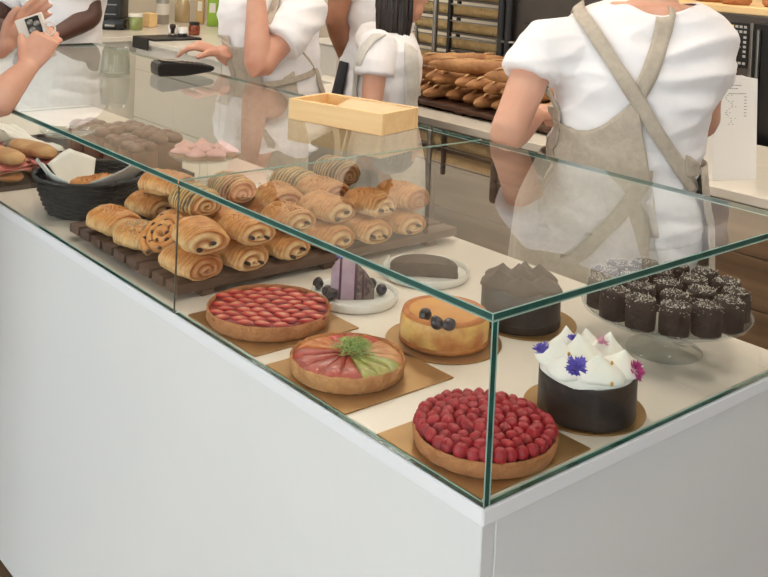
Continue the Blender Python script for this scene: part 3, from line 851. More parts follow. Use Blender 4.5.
add('rim', mesh('rim', *tube([((r1+.001)*cos(a), (r1+.001)*sin(a), hb) for a in [2*pi*k/72 for k in range(73)]], [.0052]*73, 8, cap=False), M['wicker']), t)
add('bottom', mesh('bottom', *lathe([(0, 0), (r0, 0), (r0+.002, .004), (r0, .008), (0, .007)], 40), M['wicker']), t)
def sheet(name, cx, cy, cz, w, h, yaw, tilt, curl, m, label, cat, seed=0, crump=.006, thick=.0006, loc=None):
    def fn(u, q):
        x = (u-.5)*w; y = (q-.5)*h
        z = curl*((u-.5)**2+(q-.5)**2)*4*.05+crump*nz(u*3+seed, q*3, seed)+crump*.4*nz(u*8, q*8, seed)
        return (x, y, z)
    v, f = grid(18, 18, fn)
    o = add(name, mesh(name, v, f, m), None, (cx, cy, cz), (tilt, 0, yaw)); solid(o, thick)
    return tag(o, label, cat)
def corner_paper(a0, a1, rin, rout, z0, z1, tip, label, seed):
    "a folded corner of parchment standing over the basket rim"
    def fn(u, q):
        a = a0+(a1-a0)*u; peak = (1-abs(2*u-1))*tip
        r = rin+(rout-rin)*q; z = z0+(z1+peak-z0)*q+.004*nz(u*4+seed, q*4, seed)
        return (r*cos(a), r*sin(a), z)
    v, f = grid(16, 8, fn)
    o = add('parchment_paper', mesh('parchment_paper', v, f, M['paper']), None, (KX, KY, Z)); solid(o, .0006, 0)
    return tag(o, label, 'paper')
corner_paper(AR+rad(165), AR+rad(262), .060, .131, .035, .104, .040, 'peaked parchment corner over the basket rim facing the front glass', 1)
corner_paper(AR+rad(100), AR+rad(160), .060, .130, .035, .102, .030, 'white parchment corner folded up at the basket side near the cake stand', 2)
corner_paper(AR-rad(75), AR+rad(20), .060, .130, .035, .102, .034, 'white parchment corner folded up at the basket side near the rolls', 3)
tt = pastry(KX+.004, KY+.002, Z+.052, 'roll', .5, 0, 0, var=0, sc=.95, **gl('golden pastry sitting inside the black wicker basket', 'pastries in the basket'))
tt = pastry(KX-.03, KY+.05, Z+.055, 'roll', 1.2, 0, 2, var=3, sc=.75, **gl('small flaky pastry tucked at the back inside the black basket', 'pastries in the basket'))

# ------------------------------------------------------------------ far end of the case
M['tray'] = mat('dark_tray', (84, 76, 70), .4, metal=.4, var=(74, 66, 62), vscale=10)
def tray(label, x0, x1, y0, y1, h=.012):
    parts = [bx(x0, x1, y0, y1, 0, .003), bx(x0, x0+.004, y0, y1, .003, h), bx(x1-.004, x1, y0, y1, .003, h), bx(x0+.004, x1-.004, y0, y0+.004, .003, h), bx(x0+.004, x1-.004, y1-.004, y1, .003, h)]
    o = add('serving_tray', mesh('serving_tray', *merge(parts), M['tray'], False), None, (0, 0, Z)); tag(o, label, 'tray')
tray('dark metal tray under the ham baguette sandwiches', -2.45, -1.80, .035, .235)
M['ham'] = mat('cured_ham', (196, 84, 76), .4, var=(224, 140, 128), vscale=30, coat=.2)
M['bread'] = mat('bread_crust', (222, 178, 124), .65, var=(178, 118, 68), vscale=14, bump=.3, bscale=60)
M['crumb'] = mat('bread_crumb', (238, 214, 172), .85, var=(226, 196, 148), vscale=60, bump=.3, bscale=90)
M['salad'] = mat('salad_leaf', (132, 158, 70), .5, var=(170, 186, 110), vscale=30)
def sandwich(x, y, rz, label):
    t = thing('baguette_sandwich', label, 'sandwich', (x, y, Z+.0034), rz, 'ham sandwiches on the dark tray')
    L_ = .125; n = 14
    xs = [-L_+2*L_*i/n for i in range(n+1)]
    w = [.040*sqrt(max(.08, 1-(abs(q)/(L_*1.03))**3.2)) for q in xs]
    add('bread_bottom', mesh('bread_bottom', *tube([(q, 0, .017) for q in xs], w, 14, up=(0, 0, 1), flat=(1, .42)), M['bread']), t)
    add('bread_top', mesh('bread_top', *tube([(q, .006, .062+.004*sin(q*20)) for q in xs], w, 14, up=(0, 0, 1), flat=(.95, .5)), M['bread']), t)
    for k in range(4):
        v, f = grid(20, 8, lambda u, q: ((u-.5)*2*L_*.92, (q-.5)*.088+.004*sin(u*23+k*2), .036+.0035*k+.0065*sin(u*31+k*1.7+q*3)*(.3+abs(q-.5))))
        o = add('ham_fold', mesh('ham_fold', v, f, M['ham']), t); solid(o, .0015, 0)
    v, f = grid(24, 6, lambda u, q: ((u-.5)*2*L_*.9, (q-.5)*.092, .034+.006*sin(u*40)*abs(q-.5)*2))
    o = add('salad_leaf', mesh('salad_leaf', v, f, M['salad']), t); solid(o, .001, 0)
sandwich(-1.955, .088, .06, 'ham baguette sandwich beside the glass stand')
sandwich(-1.985, .190, .05, 'ham baguette sandwich behind another, against the paper')
sandwich(-2.265, .115, .2, 'ham baguette sandwich at the far end of the tray')
o = sheet('parchment_paper', -2.36, .298, Z+.03, .46, .12, .0, rad(-14), 0, M['paper'], 'pale parchment sheet behind the ham sandwiches', 'paper', 5, .02)
tray('dark metal tray under the brown brioche loaves', -2.42, -1.70, .36, .56)
M['brioche'] = mat('brioche', (138, 84, 54), .5, var=(98, 56, 36), vscale=16, bump=.25, bscale=50, coat=.2)
M['brioche_top'] = mat('brioche_glaze', (120, 66, 40), .35, var=(88, 46, 28), vscale=20, bump=.3, bscale=60, coat=.4)
def loaf(x, y, rz, sc, label):
    t = thing('brioche_loaf', label, 'bread', (x, y, Z+.0034), rz, 'brown loaves on the dark tray'); t.scale = (sc,)*3
    add('loaf_body', rbox(.088, .088, .085, .012, M['brioche'], 3, 'loaf_body'), t)
    for i, (a, b) in enumerate(((-.021, -.021), (.021, -.021), (-.021, .021), (.021, .021))):
        add('crown', mesh('crown', *lathe([(0, 0), (.022, 0), (.026, .006), (.025, .014), (.017, .022), (.008, .025), (0, .0255)], 16), M['brioche_top']), t, (a, b, .080))
for i, (x, y) in enumerate([(-1.760, .410), (-1.868, .415), (-1.978, .412), (-2.09, .41), (-1.80, .506), (-1.912, .508), (-2.02, .508)]):
    loaf(x, y, rnd.uniform(-.1, .1), rnd.uniform(.95, 1.1), 'brown glazed brioche loaf, %s from the pink meringues in the %s row' % (ORD[i] if i < 4 else ORD[i-4], 'glass side' if i < 4 else 'staff side'))
stand('tall clear glass cake stand by the black basket', -1.905, .265, .075, .118, .052)
stand('clear glass cake stand carrying the pink meringues', -1.585, .520, .098, .088, .055)
M['pink'] = mat('pink_meringue', (236, 190, 184), .6, var=(226, 168, 166), vscale=30, sub=.1)
M['pinkdark'] = mat('pink_meringue_base', (206, 168, 140), .7, var=(190, 150, 120), vscale=40)
pmesh = dollop(.028, .024, m=M['pink'], name='swirl', tw=.03); pb_ = mesh('biscuit', *lathe([(0, 0), (.024, 0), (.026, .003), (.026, .011), (.024, .013), (0, .013)], 20), M['pinkdark'])
for i in range(8):
    a = 2*pi*i/7; r = .066 if i < 7 else 0
    t = thing('pink_meringue', ('pink meringue at the centre of the glass stand' if i == 7 else 'pink meringue, %s counterclockwise from the wooden box side of the stand' % ORD[i]), 'meringue', (-1.585+r*cos(a), .52+r*sin(a), Z+.0885), a, 'pink meringues on the glass stand')
    add('biscuit', pb_, t); add('swirl', pmesh, t, (0, 0, .0128))
o = sheet('parchment_paper', -1.42, .70, Z+.006, .20, .13, .1, 0, 0, M['paper'], 'white parchment sheet under the cream puffs', 'paper', 9, .003)
for i, (x, y) in enumerate([(-1.41, .685), (-1.475, .715), (-1.35, .71)]):
    t = thing('cream_puff', 'small white cream puff with green leaf, %s from the pink meringues' % ORD[(1, 0, 2)[i]], 'pastry', (x, y, Z+.0125), i, 'cream puffs on the parchment sheet')
    add('bun', mesh('bun', *lathe([(0, 0), (.022, 0), (.028, .008), (.027, .018), (.018, .026), (0, .028)], 24), M['bread']), t)
    add('cream', dollop(.022, .022, name='cream'), t, (0, 0, .026))
    o = add('leaf', mesh('leaf', *grid(4, 4, lambda u, q: ((u-.5)*.02, (q-.5)*.011*(1-abs(2*u-1)), .002*sin(u*6)+.008)), M['salad']), t, (.014, 0, .033)); solid(o, .0006, 0)

# ------------------------------------------------------------------ things on the glass top
GT = GZ+.0004
A_, B_, C_ = at(288, 119, z=GZ), at(379, 136, z=GZ), at(418, 128, z=GZ)
ang = atan2(B_.y-A_.y, B_.x-A_.x)
BL, BD, BH = .290, .150, .052
ctr = A_+V((cos(ang), sin(ang), 0))*BL/2+V((-sin(ang), cos(ang), 0))*BD/2
t = thing('wooden_box', 'open pale oak box tray with paper inside on the glass top', 'box', (ctr.x, ctr.y, GT), ang)
T_ = .010
for y in (-1, 1): add('long_side', rbox(BL, T_, BH, .0012, M['oak'], 1, 'long_side'), t, (0, y*(BD-T_)/2, 0))
for x in (-1, 1): add('short_side', rbox(T_, BD-2*T_-.0004, BH, .0012, M['oak'], 1, 'short_side'), t, (x*(BL-T_)/2, 0, 0))
add('bottom', rbox(BL-2*T_-.0004, BD-2*T_-.0004, .006, .0008, M['oak'], 1, 'bottom'), t)
M['sleeve'] = mat('paper_sleeve', (236, 208, 166), .75, var=(228, 196, 150), vscale=10, bump=.2, bscale=16)
for i in range(4):
    q = ctr+V((cos(ang), sin(ang), 0))*(.036+.002*i)+V((-sin(ang), cos(ang), 0))*(.006)
    def fn(u, w_, i=i): return ((u-.5)*.19, (w_-.5)*.098, .0012*i+.030*(w_)*(.6+.1*i)+.003*nz(u*4+i*3, w_*4, i))
    v, f = grid(14, 8, fn)
    o = add('paper_sleeve', mesh('paper_sleeve', v, f, M['sleeve']), None, (q.x, q.y, GT+.0085+.004*i), (0, 0, ang)); solid(o, .0005, 0)
    tag(o, '%s kraft paper sleeve of the stack in the open oak box' % ('lowest', 'second lowest', 'second highest', 'topmost')[i], 'paper', 'paper sleeves in the oak box')
# card terminal
w0, w1 = at(151, 75.5, z=GZ), at(213, 73.5, z=GZ)
tl = .185; ta = atan2(w1.y-w0.y, w1.x-w0.x)
tc_ = (w0+w1)/2
t = thing('card_terminal', 'black card payment terminal lying on the glass top', 'terminal', (tc_.x, tc_.y, GT), ta)
def prof_ext(pts, w, bev=0):
    n = len(pts); v = [V((x, s*w/2, z)) for s in (-1, 1) for x, z in pts]
    f = [tuple(range(n)), tuple(range(2*n-1, n-1, -1))]+[(i, i+n, (i+1) % n+n, (i+1) % n) for i in range(n)]
    return v, f
v, f = prof_ext([(-.092, .006), (-.088, 0), (.0, 0), (.085, .012), (.094, .018), (.094, .024), (.085, .030), (.01, .038), (-.07, .045), (-.088, .043), (-.094, .034)], .080)
bm = bmesh.new(); me = mesh('x', v, f); bm.from_mesh(me); bmesh.ops.bevel(bm, geom=bm.edges[:], offset=.004, segments=3, affect='EDGES')
add('case', bm_mesh(bm, M['black_gloss'], 'case'), t); t.children[0].data.set_sharp_from_angle(angle=rad(40))
M['screen'] = mat('dark_screen', (52, 54, 58), .08, coat=.6, var=(46, 48, 52), vscale=5)
add('screen', mesh('screen', *bx(-.075, -.02, -.03, .03, -.0005, .0006), M['screen'], False), t, (0, 0, .0434), (0, rad(3.6), 0))
key = rbox(.010, .014, .003, .001, M['dark_steel'], 1, 'key')
for i in range(4):
    for j in range(3): add('key', key, t, (.006+i*.016, (j-1)*.020, .0375-i*.00185), (0, rad(6.3), 0))
w = at(115, 76, z=GZ)
t = thing('glass_tumbler', 'small ribbed smoky glass tumbler standing near the card terminal', 'tumbler', (w.x, w.y, GT))
add('wall', mesh('wall', *lathe([(0, 0), (.042, 0), (.0455, .004), (.045, .03), (.041, .075), (.036, .092), (.034, .092), (.039, .074), (.0425, .03), (.042, .008), (0, .007)], 80, lambda r, z, a: (r*(1+.012*cos(20*a)), z)), M['tumbler']), t)

# ------------------------------------------------------------------ back counters
M['counter_face'] = mat('counter_face', (222, 216, 204), .5, var=(216, 209, 196), vscale=3)
def back_counter(label, x0, x1, y0, y1, wooden, face='y', nd=4):
    t = thing('back_counter', label, 'counter', ((x0+x1)/2, (y0+y1)/2, 0))
    ox, oy = (x0+x1)/2, (y0+y1)/2
    def c(name, a0, a1, b0, b1, z0, z1, m, bev=.002): return add(name, rbox(a1-a0, b1-b0, z1-z0, bev, m, 1, name), t, ((a0+a1)/2-ox, (b0+b1)/2-oy, z0))
    c('worktop', x0, x1, y0, y1, .868, .900, M['quartz'], .003)
    c('carcass', x0+.02, x1-.02, y0+.045, y1-.01, .09, .8675, M['counter_face'])
    c('plinth', x0+.03, x1-.03, y0+.07, y1-.02, 0, .0895, M['black_metal'])
    if face == 'y':
        if wooden:
            n = 5; h = (.8675-.09)/n
            for k in range(int(round((x1-x0)/.9))):
                a0 = x0+.02+k*(x1-x0-.04)/round((x1-x0)/.9); a1 = a0+(x1-x0-.04)/round((x1-x0)/.9)-.004
                for i in range(n): c('plank', a0, a1, y0+.022, y0+.0445, .09+i*h+.001, .09+(i+1)*h-.002, M['walnut_x'])
        else:
            w = (x1-x0-.04)/nd
            for k in range(nd):
                for z0, z1 in ((.70, .864), (.395, .695), (.09, .390)):
                    d = c('drawer_front', x0+.02+k*w+.002, x0+.02+(k+1)*w-.002, y0+.022, y0+.0445, z0, z1, M['counter_face'])
    else:
        w = (y1-y0-.04)/nd
        for k in range(nd): c('door', x1-.0445, x1-.022, y0+.02+k*w+.002, y0+.02+(k+1)*w-.002, .09, .864, M['counter_face'])
    return t
back_counter('long back counter with pale stone top and walnut plank front', -3.02, 1.6, 1.86, 2.62, True)
back_counter('pale drawer counter behind the staff holding the jars', -5.16, -3.03, 2.085, 2.86, False)
back_counter('pale counter along the left wall under the coffee grinder', -6.05, -5.17, .5, 3.20, True, 'x', 3)

# bread on a dark wooden board
BRZ = .9004
t = thing('bread_board', 'dark wooden board under the pile of baguettes', 'board', (-2.10, 2.25, BRZ))
add('panel', rbox(.98, .50, .018, .003, M['tray_wood'], 1, 'panel'), t, (0, 0, .012))
for x in (-.38, 0, .38): add('runner', rbox(.05, .48, .012, .002, M['tray_wood'], 1, 'runner'), t, (x, 0, 0))
M['baguette'] = mat('baguette_crust', (204, 154, 102), .6, var=(148, 96, 56), vscale=16, bump=.4, bscale=70, sharp=(.35, .75))
M['score'] = mat('bread_score', (222, 184, 136), .75, var=(206, 164, 112), vscale=60, bump=.3, bscale=100)
def baguette_mesh(seed, L_=.42, R=.036):
    n = 36; pts, rs = [], []
    for i in range(n+1):
        u = i/n; x = (u-.5)*L_
        r = R*(max(0.0, 1-abs(2*u-1)**2.6))**.5*(1+.05*nz(u*6, seed, 0))
        pts.append(V((x, .008*nz(u*2, seed, 3), 0))); rs.append(max(r, .004))
    body = mesh('loaf', *tube(pts, rs, 18, up=(0, 0, 1), flat=(1, .82)), M['baguette'])
    parts = []
    for k in range(4):
        x = (k-1.5)*L_*.20
        parts.append(tube([(x-.042, -.014, R*.66), (x-.018, -.006, R*.80), (x+.018, .007, R*.80), (x+.042, .015, R*.64)], [.002, .0085, .0085, .002], 8, flat=(1, .35)))
    return body, mesh('scores', *merge(parts), M['score'])
bagk = [baguette_mesh(i, .40+.03*(i % 3), .036+.003*(i % 2)) for i in range(4)]
bdir = V((RT.x*.92+.25, RT.y*.92-.1, 0)).normalized()
BT0 = BRZ+.031
def baguette(x, y, lvl, k, ang, label, grp='baguettes piled on the dark board', tilt=0.):
    z = BT0+.030+lvl*.061
    t = thing('baguette', label, 'bread', (x, y, z), group=grp, rot=(0, tilt, ang))
    b, s = bagk[k % 4]; add('loaf', b, t); add('scores', s, t)
for i in range(9):
    baguette(-2.50+i*.092, 2.235+.02*sin(i*2.3), 0, i, rad(97)+.05*sin(i*1.7), 'brown baguette, %s from the steel pole in the bottom layer' % ORD[i], 'bottom layer of baguettes')
for i in range(8):
    baguette(-2.455+i*.092, 2.24+.025*sin(i*1.9+1), 1, i+2, rad(95)+.06*sin(i*2.7), 'brown baguette, %s from the steel pole in the middle layer' % ORD[i], 'middle layer of baguettes')
baguette(-2.14, 2.16, 2.02, 1, rad(36), 'long scored baguette lying crosswise on top of the bread pile')
baguette(-2.36, 2.27, 2.02, 2, rad(70), 'short baguette on the pile beside the dark haired person')
baguette(-2.02, 2.33, 2.02, 0, rad(30), 'browned baguette at the back of the bread pile')
baguette(-1.84, 2.16, 2.02, 3, rad(60), 'brown baguette on the pile next to the aproned elbow')
# seeded dark loaf behind
w = at(475, 66, z=1.10)
# kraft box near the standing person's hand
w = at(346, 84, z=.9)
o = add('small_box', rbox(.05, .05, .055, .002, M['oak'], 1, 'small_box'), None, (w.x, w.y, .9004), (0, 0, .3)); 
tag(o, 'small pale wooden block on the counter under the hand', 'box')
# white bin on the drawer counter
t = thing('storage_bin', 'pale grey plastic bin on the counter behind the staff', 'bin', (-3.33, 2.34, .9004))
M['plastic'] = mat('grey_plastic', (206, 202, 194), .4, var=(198, 194, 186), vscale=4)
add('tub', mesh('tub', *merge([bx(-.15, .15, -.13, .13, 0, .006), bx(-.15, -.144, -.13, .13, .006, .15), bx(.144, .15, -.13, .13, .006, .15), bx(-.144, .144, -.13, -.124, .006, .15), bx(-.144, .144, .124, .13, .006, .15)]), M['plastic'], False), t)
add('lid', rbox(.315, .275, .012, .003, M['plastic'], 1, 'lid'), t, (0, 0, .1502))

# white paper bag with print
b0, b1 = at(712.5, 181, z=.9), at(756, 179.5, z=.9)
ba = atan2(b1.y-b0.y, b1.x-b0.x); bwid = (b1-b0).length
fd = V((cos(ba), sin(ba), 0)); nd_ = V((-sin(ba), cos(ba), 0))
bc = (b0+b1)/2+nd_*.055
t = thing('paper_bag', 'white printed paper bag standing on the back counter', 'bag', (bc.x, bc.y, .9004), ba)
M['bag'] = mat('white_bag_paper', (246, 243, 238), .6, bump=.08, bscale=10)
bh, bd = .318, .110
def bagfn(pz): # widths at a height
    k = pz/bh; return bwid*(1-.04*k), bd*(1-.28*k)
parts_v = []
zs = [0, .04, .12, .2, .26, bh]
rows = []
for zq in zs:
    a, b = bagfn(zq); g = .010*(zq/bh)
    rows.append([(-a/2, -b/2, zq), (a/2, -b/2, zq), (a/2-g, 0, zq), (a/2, b/2, zq), (-a/2, b/2, zq), (-a/2+g, 0, zq)])
v = [V(p) for r in rows for p in r]; f = []
for i in range(len(zs)-1):
    for k_ in range(6): f.append((i*6+k_, i*6+(k_+1) % 6, (i+1)*6+(k_+1) % 6, (i+1)*6+k_))
f.append((5, 4, 3, 2, 1, 0))
o = add('bag_body', mesh('bag_body', v, f, M['bag'], False), t); solid(o, .0008)
parts = []; pr_ = random.Random(4)
def pline(x0, x1, z, h=.0022):
    b = -(bagfn(z)[1])/2-.0006
    b2 = -(bagfn(z+h)[1])/2-.0006
    parts.append(([V((x0, b, z)), V((x1, b, z)), V((x1, b2, z+h)), V((x0, b2, z+h))], [(0, 1, 2, 3)]))
for zq, n_ in ((.296, 9), (.286, 7), (.270, 11)):
    x = -.030
    for i in range(n_):
        wq = pr_.uniform(.002, .006); pline(x, x+wq, zq); x += wq+.0016
for i in range(16):
    zq = .175+i*.006; x = -.030+.012*sin(i*.8)
    pline(x, x+pr_.uniform(.002, .009), zq, .0014)
    if i % 3 == 0: pline(x+.016, x+.020, zq, .0016)
for i in range(7): pline(.028, .038, .20+i*.010, .0018)
add('print', mesh('print', *merge(parts), M['ink'], False), t)

# oven with touch panel, wooden board and bread on it
OX0, OX1, OY, OT = -1.95, .55, 2.75, 1.372
t = thing('deck_oven', 'dark grey steel oven with black touch panel and glass door', 'oven', ((OX0+OX1)/2, OY+.35, 0))
ox, oy = (OX0+OX1)/2, OY+.35
def ob(name, x0, x1, y0, y1, z0, z1, m, bev=.003, par=None):
    o = add(name, rbox(x1-x0, y1-y0, z1-z0, bev, m, 1, name), par or t, ((x0+x1)/2-ox, (y0+y1)/2-oy, z0)); return o
ob('body', OX0, OX1, OY, OY+.7, .0, OT, M['dark_steel'])
pa, pb2 = at(729.5, 45, Y=OY), at(748.5, 45, Y=OY)
cpz0, cpz1 = at(740, 67.5, Y=OY).z, at(740, 22.5, Y=OY).z
pn = ob('touch_panel', pa.x, pb2.x, OY-.006, OY-.0002, cpz0, cpz1, M['black_gloss'], .001)
M['icon'] = mat('panel_icon', (196, 192, 186), .5, var=(176, 172, 168), vscale=30)
M['icon_y'] = mat('amber_icon', (220, 190, 110), .5)
pw, ph = pb2.x-pa.x, cpz1-cpz0
im = rbox(pw*.15, .0012, ph*.055, .0002, M['icon'], 1, 'icon', False); im2 = rbox(pw*.16, .0012, ph*.06, .0002, M['icon_y'], 1, 'icon', False)
def icon(u, w_, m_): add('icon', m_, pn, ((u-.5)*pw, -.0036, w_*ph))
for j, w_ in enumerate((.91, .80)):
    for i in range(4): icon(.16+i*.226, w_, im2 if (i == 0 and j == 0) else im)
for i in range(5): icon(.84, .68-i*.105, im)
for i in range(4): icon(.16+i*.226, .10, im)
icon(.62, .46, rbox(pw*.05, .0012, ph*.02, .0002, M['icon'], 1, 'icon', False)); icon(.30, .48, rbox(pw*.06, .0012, ph*.03, .0002, M['icon'], 1, 'icon', False))
s0 = at(750, 45, Y=OY).x
ob('door_strip', s0+.003, s0+.016, OY-.012, OY-.0002, .55, OT-.03, M['steel'], .002)
d = ob('glass_door', s0+.018, OX1-.05, OY-.010, OY-.0002, .55, OT-.03, M['black_gloss'], .002)
ob('door_bar', s0+.042, s0+.052, OY-.030, OY-.0102, .58, OT-.05, M['steel'], .003)
ob('seam', OX0+.01, s0-.004, OY-.0012, OY-.0001, cpz0-.045, cpz0-.042, M['black_metal'], .0003)
o = add('wooden_board', rbox(1.9, .62, .030, .003, M['oak'], 1, 'wooden_board'), None, (-.85, OY+.33, OT+.0004)); tag(o, 'long pale wooden board with bread on top of the oven', 'board')
bunm = [mesh('bun', *lathe([(0, 0), (.05, 0), (.062, .012), (.060, .03), (.045, .05), (.02, .060), (0, .062)], 24, lambda r, z, a, i=i: (r*(1+.06*nz(cos(a)*2, sin(a)*2, i*5)), z)), M['crust']) for i in range(3)]
for i in range(11):
    x = -1.70+i*.155
    o = add('round_loaf', bunm[i % 3], None, (x, OY+.12+.05*(i % 2), OT+.031), (0, 0, i)); tag(o, 'round crusty brown loaf on the oven board, %s from the tall steel cabinet' % ORD[i], 'bread', 'loaves on the oven board')

# tall steel cabinet and bread rack behind the baguettes
t = thing('steel_cabinet', 'tall dark steel cabinet with round edge posts beside the rack', 'cabinet', (-2.30, 3.1, 0))
add('body', rbox(.62, .5, 2.0, .004, M['dark_steel'], 1, 'body'), t)
for x in (-.34, -.29): add('post', mesh('post', *tube([(0, 0, .02), (0, 0, 1.98)], .022, 12), M['black_metal']), t, (x, -.275, 0))
add('handle', mesh('handle', *tube([(-.2, -.25, 1.12), (-.2, -.285, 1.12), (-.36, -.285, 1.12)], .007, 8), M['steel']), t)
for z in (.5, 1.0, 1.22): add('door_seam', rbox(.5, .004, .006, .001, M['black_metal'], 1, 'door_seam'), t, (.04, -.2515, z))
t = thing('bread_rack', 'dark wire rack filled with ribbed baguette trays', 'rack', (-3.08, 3.15, 0))
M['ribbed'] = mat('ribbed_tray', (222, 196, 146), .5, var=(196, 166, 116), vscale=10)
for x in (-.46, .0, .40):
    for y in (-.26, .26): add('post', rbox(.022, .022, 1.95, .003, M['black_metal'], 1, 'post'), t, (x, y, 0))
n = 140
def ribs(u, q):
    k = u*40
    return ((u-.5)*.86-.03, -.225-.018*(.5+.5*cos(2*pi*k))-.006*q, q*.056)
rv, rf = grid(240, 1, ribs)
rbm = mesh('ribbed_tray', rv, rf, M['ribbed'])
shm = rbox(.88, .52, .008, .002, M['dark_steel'], 1, 'shelf'); wrm = mesh('front_wire', *tube([(-.46, -.265, 0), (.40, -.265, 0)], .004, 8), M['steel'])
for i in range(20):
    z = .14+i*.0885
    add('shelf', shm, t, (-.03, 0, z)); o = add('ribbed_tray', rbm, t, (0, 0, z+.012)); solid(o, .002)
    add('front_wire', wrm, t, (0, 0, z+.070))
w = at(434, 66, z=.9); 
t = thing('steel_upright', 'slim steel upright pole standing on the back counter', 'pole', (-2.965, 2.675, 0))
add('pole', mesh('pole', *tube([(0, 0, 0.003), (0, 0, 2.2)], .014, 14), M['steel']), t); add('foot', mesh('foot', *lathe([(0, 0), (.04, 0), (.04, .006), (.016, .012), (.016, .03), (0, .03)], 24), M['steel']), t)
w = at(426, 68, z=.93)
t = thing('curved_tap', 'curved chrome tap on the counter beside the steel pole', 'tap', (-2.93, 2.52, .9004))
add('spout', mesh('spout', *tube(catmull([(0, 0, 0), (0, 0, .2), (-.01, -.005, .27), (-.05, -.02, .29), (-.09, -.04, .27)], 6), .009, 10), M['steel']), t)
add('base', mesh('base', *lathe([(0, 0), (.025, 0), (.025, .008), (.012, .02), (0, .02)], 20), M['steel']), t)

# ------------------------------------------------------------------ things on the far counters
CZ = .9004
def cpos(px, py): return at(px, py, z=.90)
w = cpos(114, 28)
t = thing('coffee_grinder', 'black coffee grinder with chrome strips on the far counter', 'appliance', (-5.72, 2.20, CZ), AR)
add('body', rbox(.20, .20, .30, .012, M['black_metal'], 2, 'body'), t)
add('base', rbox(.24, .24, .075, .012, M['black_gloss'], 2, 'base'), t, (.01, -.01, 0))
for z in (.10, .165): add('chrome_strip', rbox(.10, .012, .008, .002, M['steel'], 1, 'chrome_strip'), t, (.02, -.106, z))
add('spout', rbox(.07, .03, .022, .006, M['steel'], 2, 'spout'), t, (.04, -.145, .02))
def turned(name, px, py, prof, m, label, cat, seg=28, extra=None):
    w = cpos(px, py)
    t = thing(name, label, cat, (w.x, w.y, CZ))
    add('body', mesh('body', *lathe(prof, seg), m, True, 50), t)
    for nm, pf, mm in (extra or []): add(nm, mesh(nm, *lathe(pf, seg), mm, True, 50), t)
    return t
M['green_jar'] = mat('green_glass_jar', (150, 158, 96), .15, var=(128, 138, 76), vscale=20, coat=.5)
M['lidw'] = mat('cream_lid', (232, 226, 210), .5)
M['silver_can'] = mat('silver_can', (176, 170, 160), .3, metal=.5, var=(160, 154, 146), vscale=8)
M['label_white'] = mat('white_label', (230, 224, 212), .6)
M['amber'] = mat('amber_jar', (150, 66, 28), .15, var=(110, 44, 20), vscale=60, coat=.6)
M['syrup'] = mat('pale_bottle', (196, 172, 130), .12, var=(182, 156, 112), vscale=8, coat=.6)
M['green_box'] = mat('green_carton', (156, 190, 60), .5, var=(132, 170, 44), vscale=14)
M['tan_box'] = mat('tan_carton', (206, 172, 120), .6, var=(196, 158, 104), vscale=6)
turned('storage_jar', 135.5, 30, [(0, 0), (.042, 0), (.046, .006), (.046, .085), (.042, .09), (0, .09)], M['green_jar'], 'squat glass jar of green leaves with cream lid', 'jar', extra=[('lid', [(0, .0905), (.048, .0905), (.048, .112), (.045, .115), (0, .115)], M['lidw'])])
w = cpos(149, 27)
o = add('wooden_caddy', rbox(.085, .085, .10, .006, M['oak'], 1, 'wooden_caddy'), None, (w.x, w.y, CZ), (0, 0, .4)); tag(o, 'square oak caddy between the green jar and silver canister', 'caddy')
turned('canister', 162, 24, [(0, 0), (.046, 0), (.048, .004), (.048, .21), (.044, .215), (0, .215)], M['silver_can'], 'tall silver canister with white label', 'canister', extra=[('label', [(.0485, .07), (.0486, .072), (.0486, .15), (.0485, .152)], M['label_white'])])
turned('bottle', 182, 22, [(0, 0), (.05, 0), (.056, .006), (.056, .12), (.045, .16), (.02, .185), (.016, .24), (.018, .245), (0, .245)], M['syrup'], 'round shouldered pale glass bottle behind the cups', 'bottle')
w = cpos(158, 35)
t = thing('coffee_tray', 'black rubber tamping mat hanging over the counter edge', 'mat', (-5.00, 2.26, CZ), 0)
add('mat_top', rbox(.26, .34, .012, .003, M['black_metal'], 1, 'mat_top'), t)
add('mat_flap', rbox(.20, .012, .075, .003, M['black_metal'], 1, 'mat_flap'), t, (-.02, -.184, -.062))
w = at(163, 33, z=.915)
t = thing('coffee_tamper', 'small turned coffee tamper standing on the black mat', 'tamper', (-5.04, 2.31, CZ+.0125))
add('piston', mesh('piston', *lathe([(0, 0), (.028, 0), (.028, .012), (.012, .018), (0, .018)], 24), M['steel']), t)
add('handle', mesh('handle', *lathe([(0, .0182), (.012, .0182), (.012, .035), (.018, .05), (.021, .062), (.017, .074), (0, .078)], 24), M['choc2']), t)
cupp = [(0, 0), (.024, 0), (.026, .003), (.033, .068), (.031, .068), (.0245, .006), (0, .006)]
def cup(px, py, m, label, band=None):
    w = cpos(px, py); t = thing('cup', label, 'cup', (w.x, w.y, CZ)); add('wall', mesh('wall', *lathe(cupp, 28), m), t)
    if band: add('sleeve', mesh('sleeve', *lathe([(.0262, .002), (.0275, .004), (.030, .030), (.0285, .032)], 28), band), t)
cup(172.5, 35.5, M['white_china'], 'plain white cup beside the coffee tamper')
cup(182.5, 38, M['white_china'], 'white cup with dark base beside the amber jar', M['black_metal'])
turned('amber_jar', 194, 35, [(0, 0), (.034, 0), (.039, .006), (.039, .055), (.034, .066), (0, .066)], M['amber'], 'small glass jar of amber preserve with dark lid', 'jar', extra=[('lid', [(0, .0665), (.035, .0665), (.035, .085), (.032, .087), (0, .087)], M['black_metal'])])
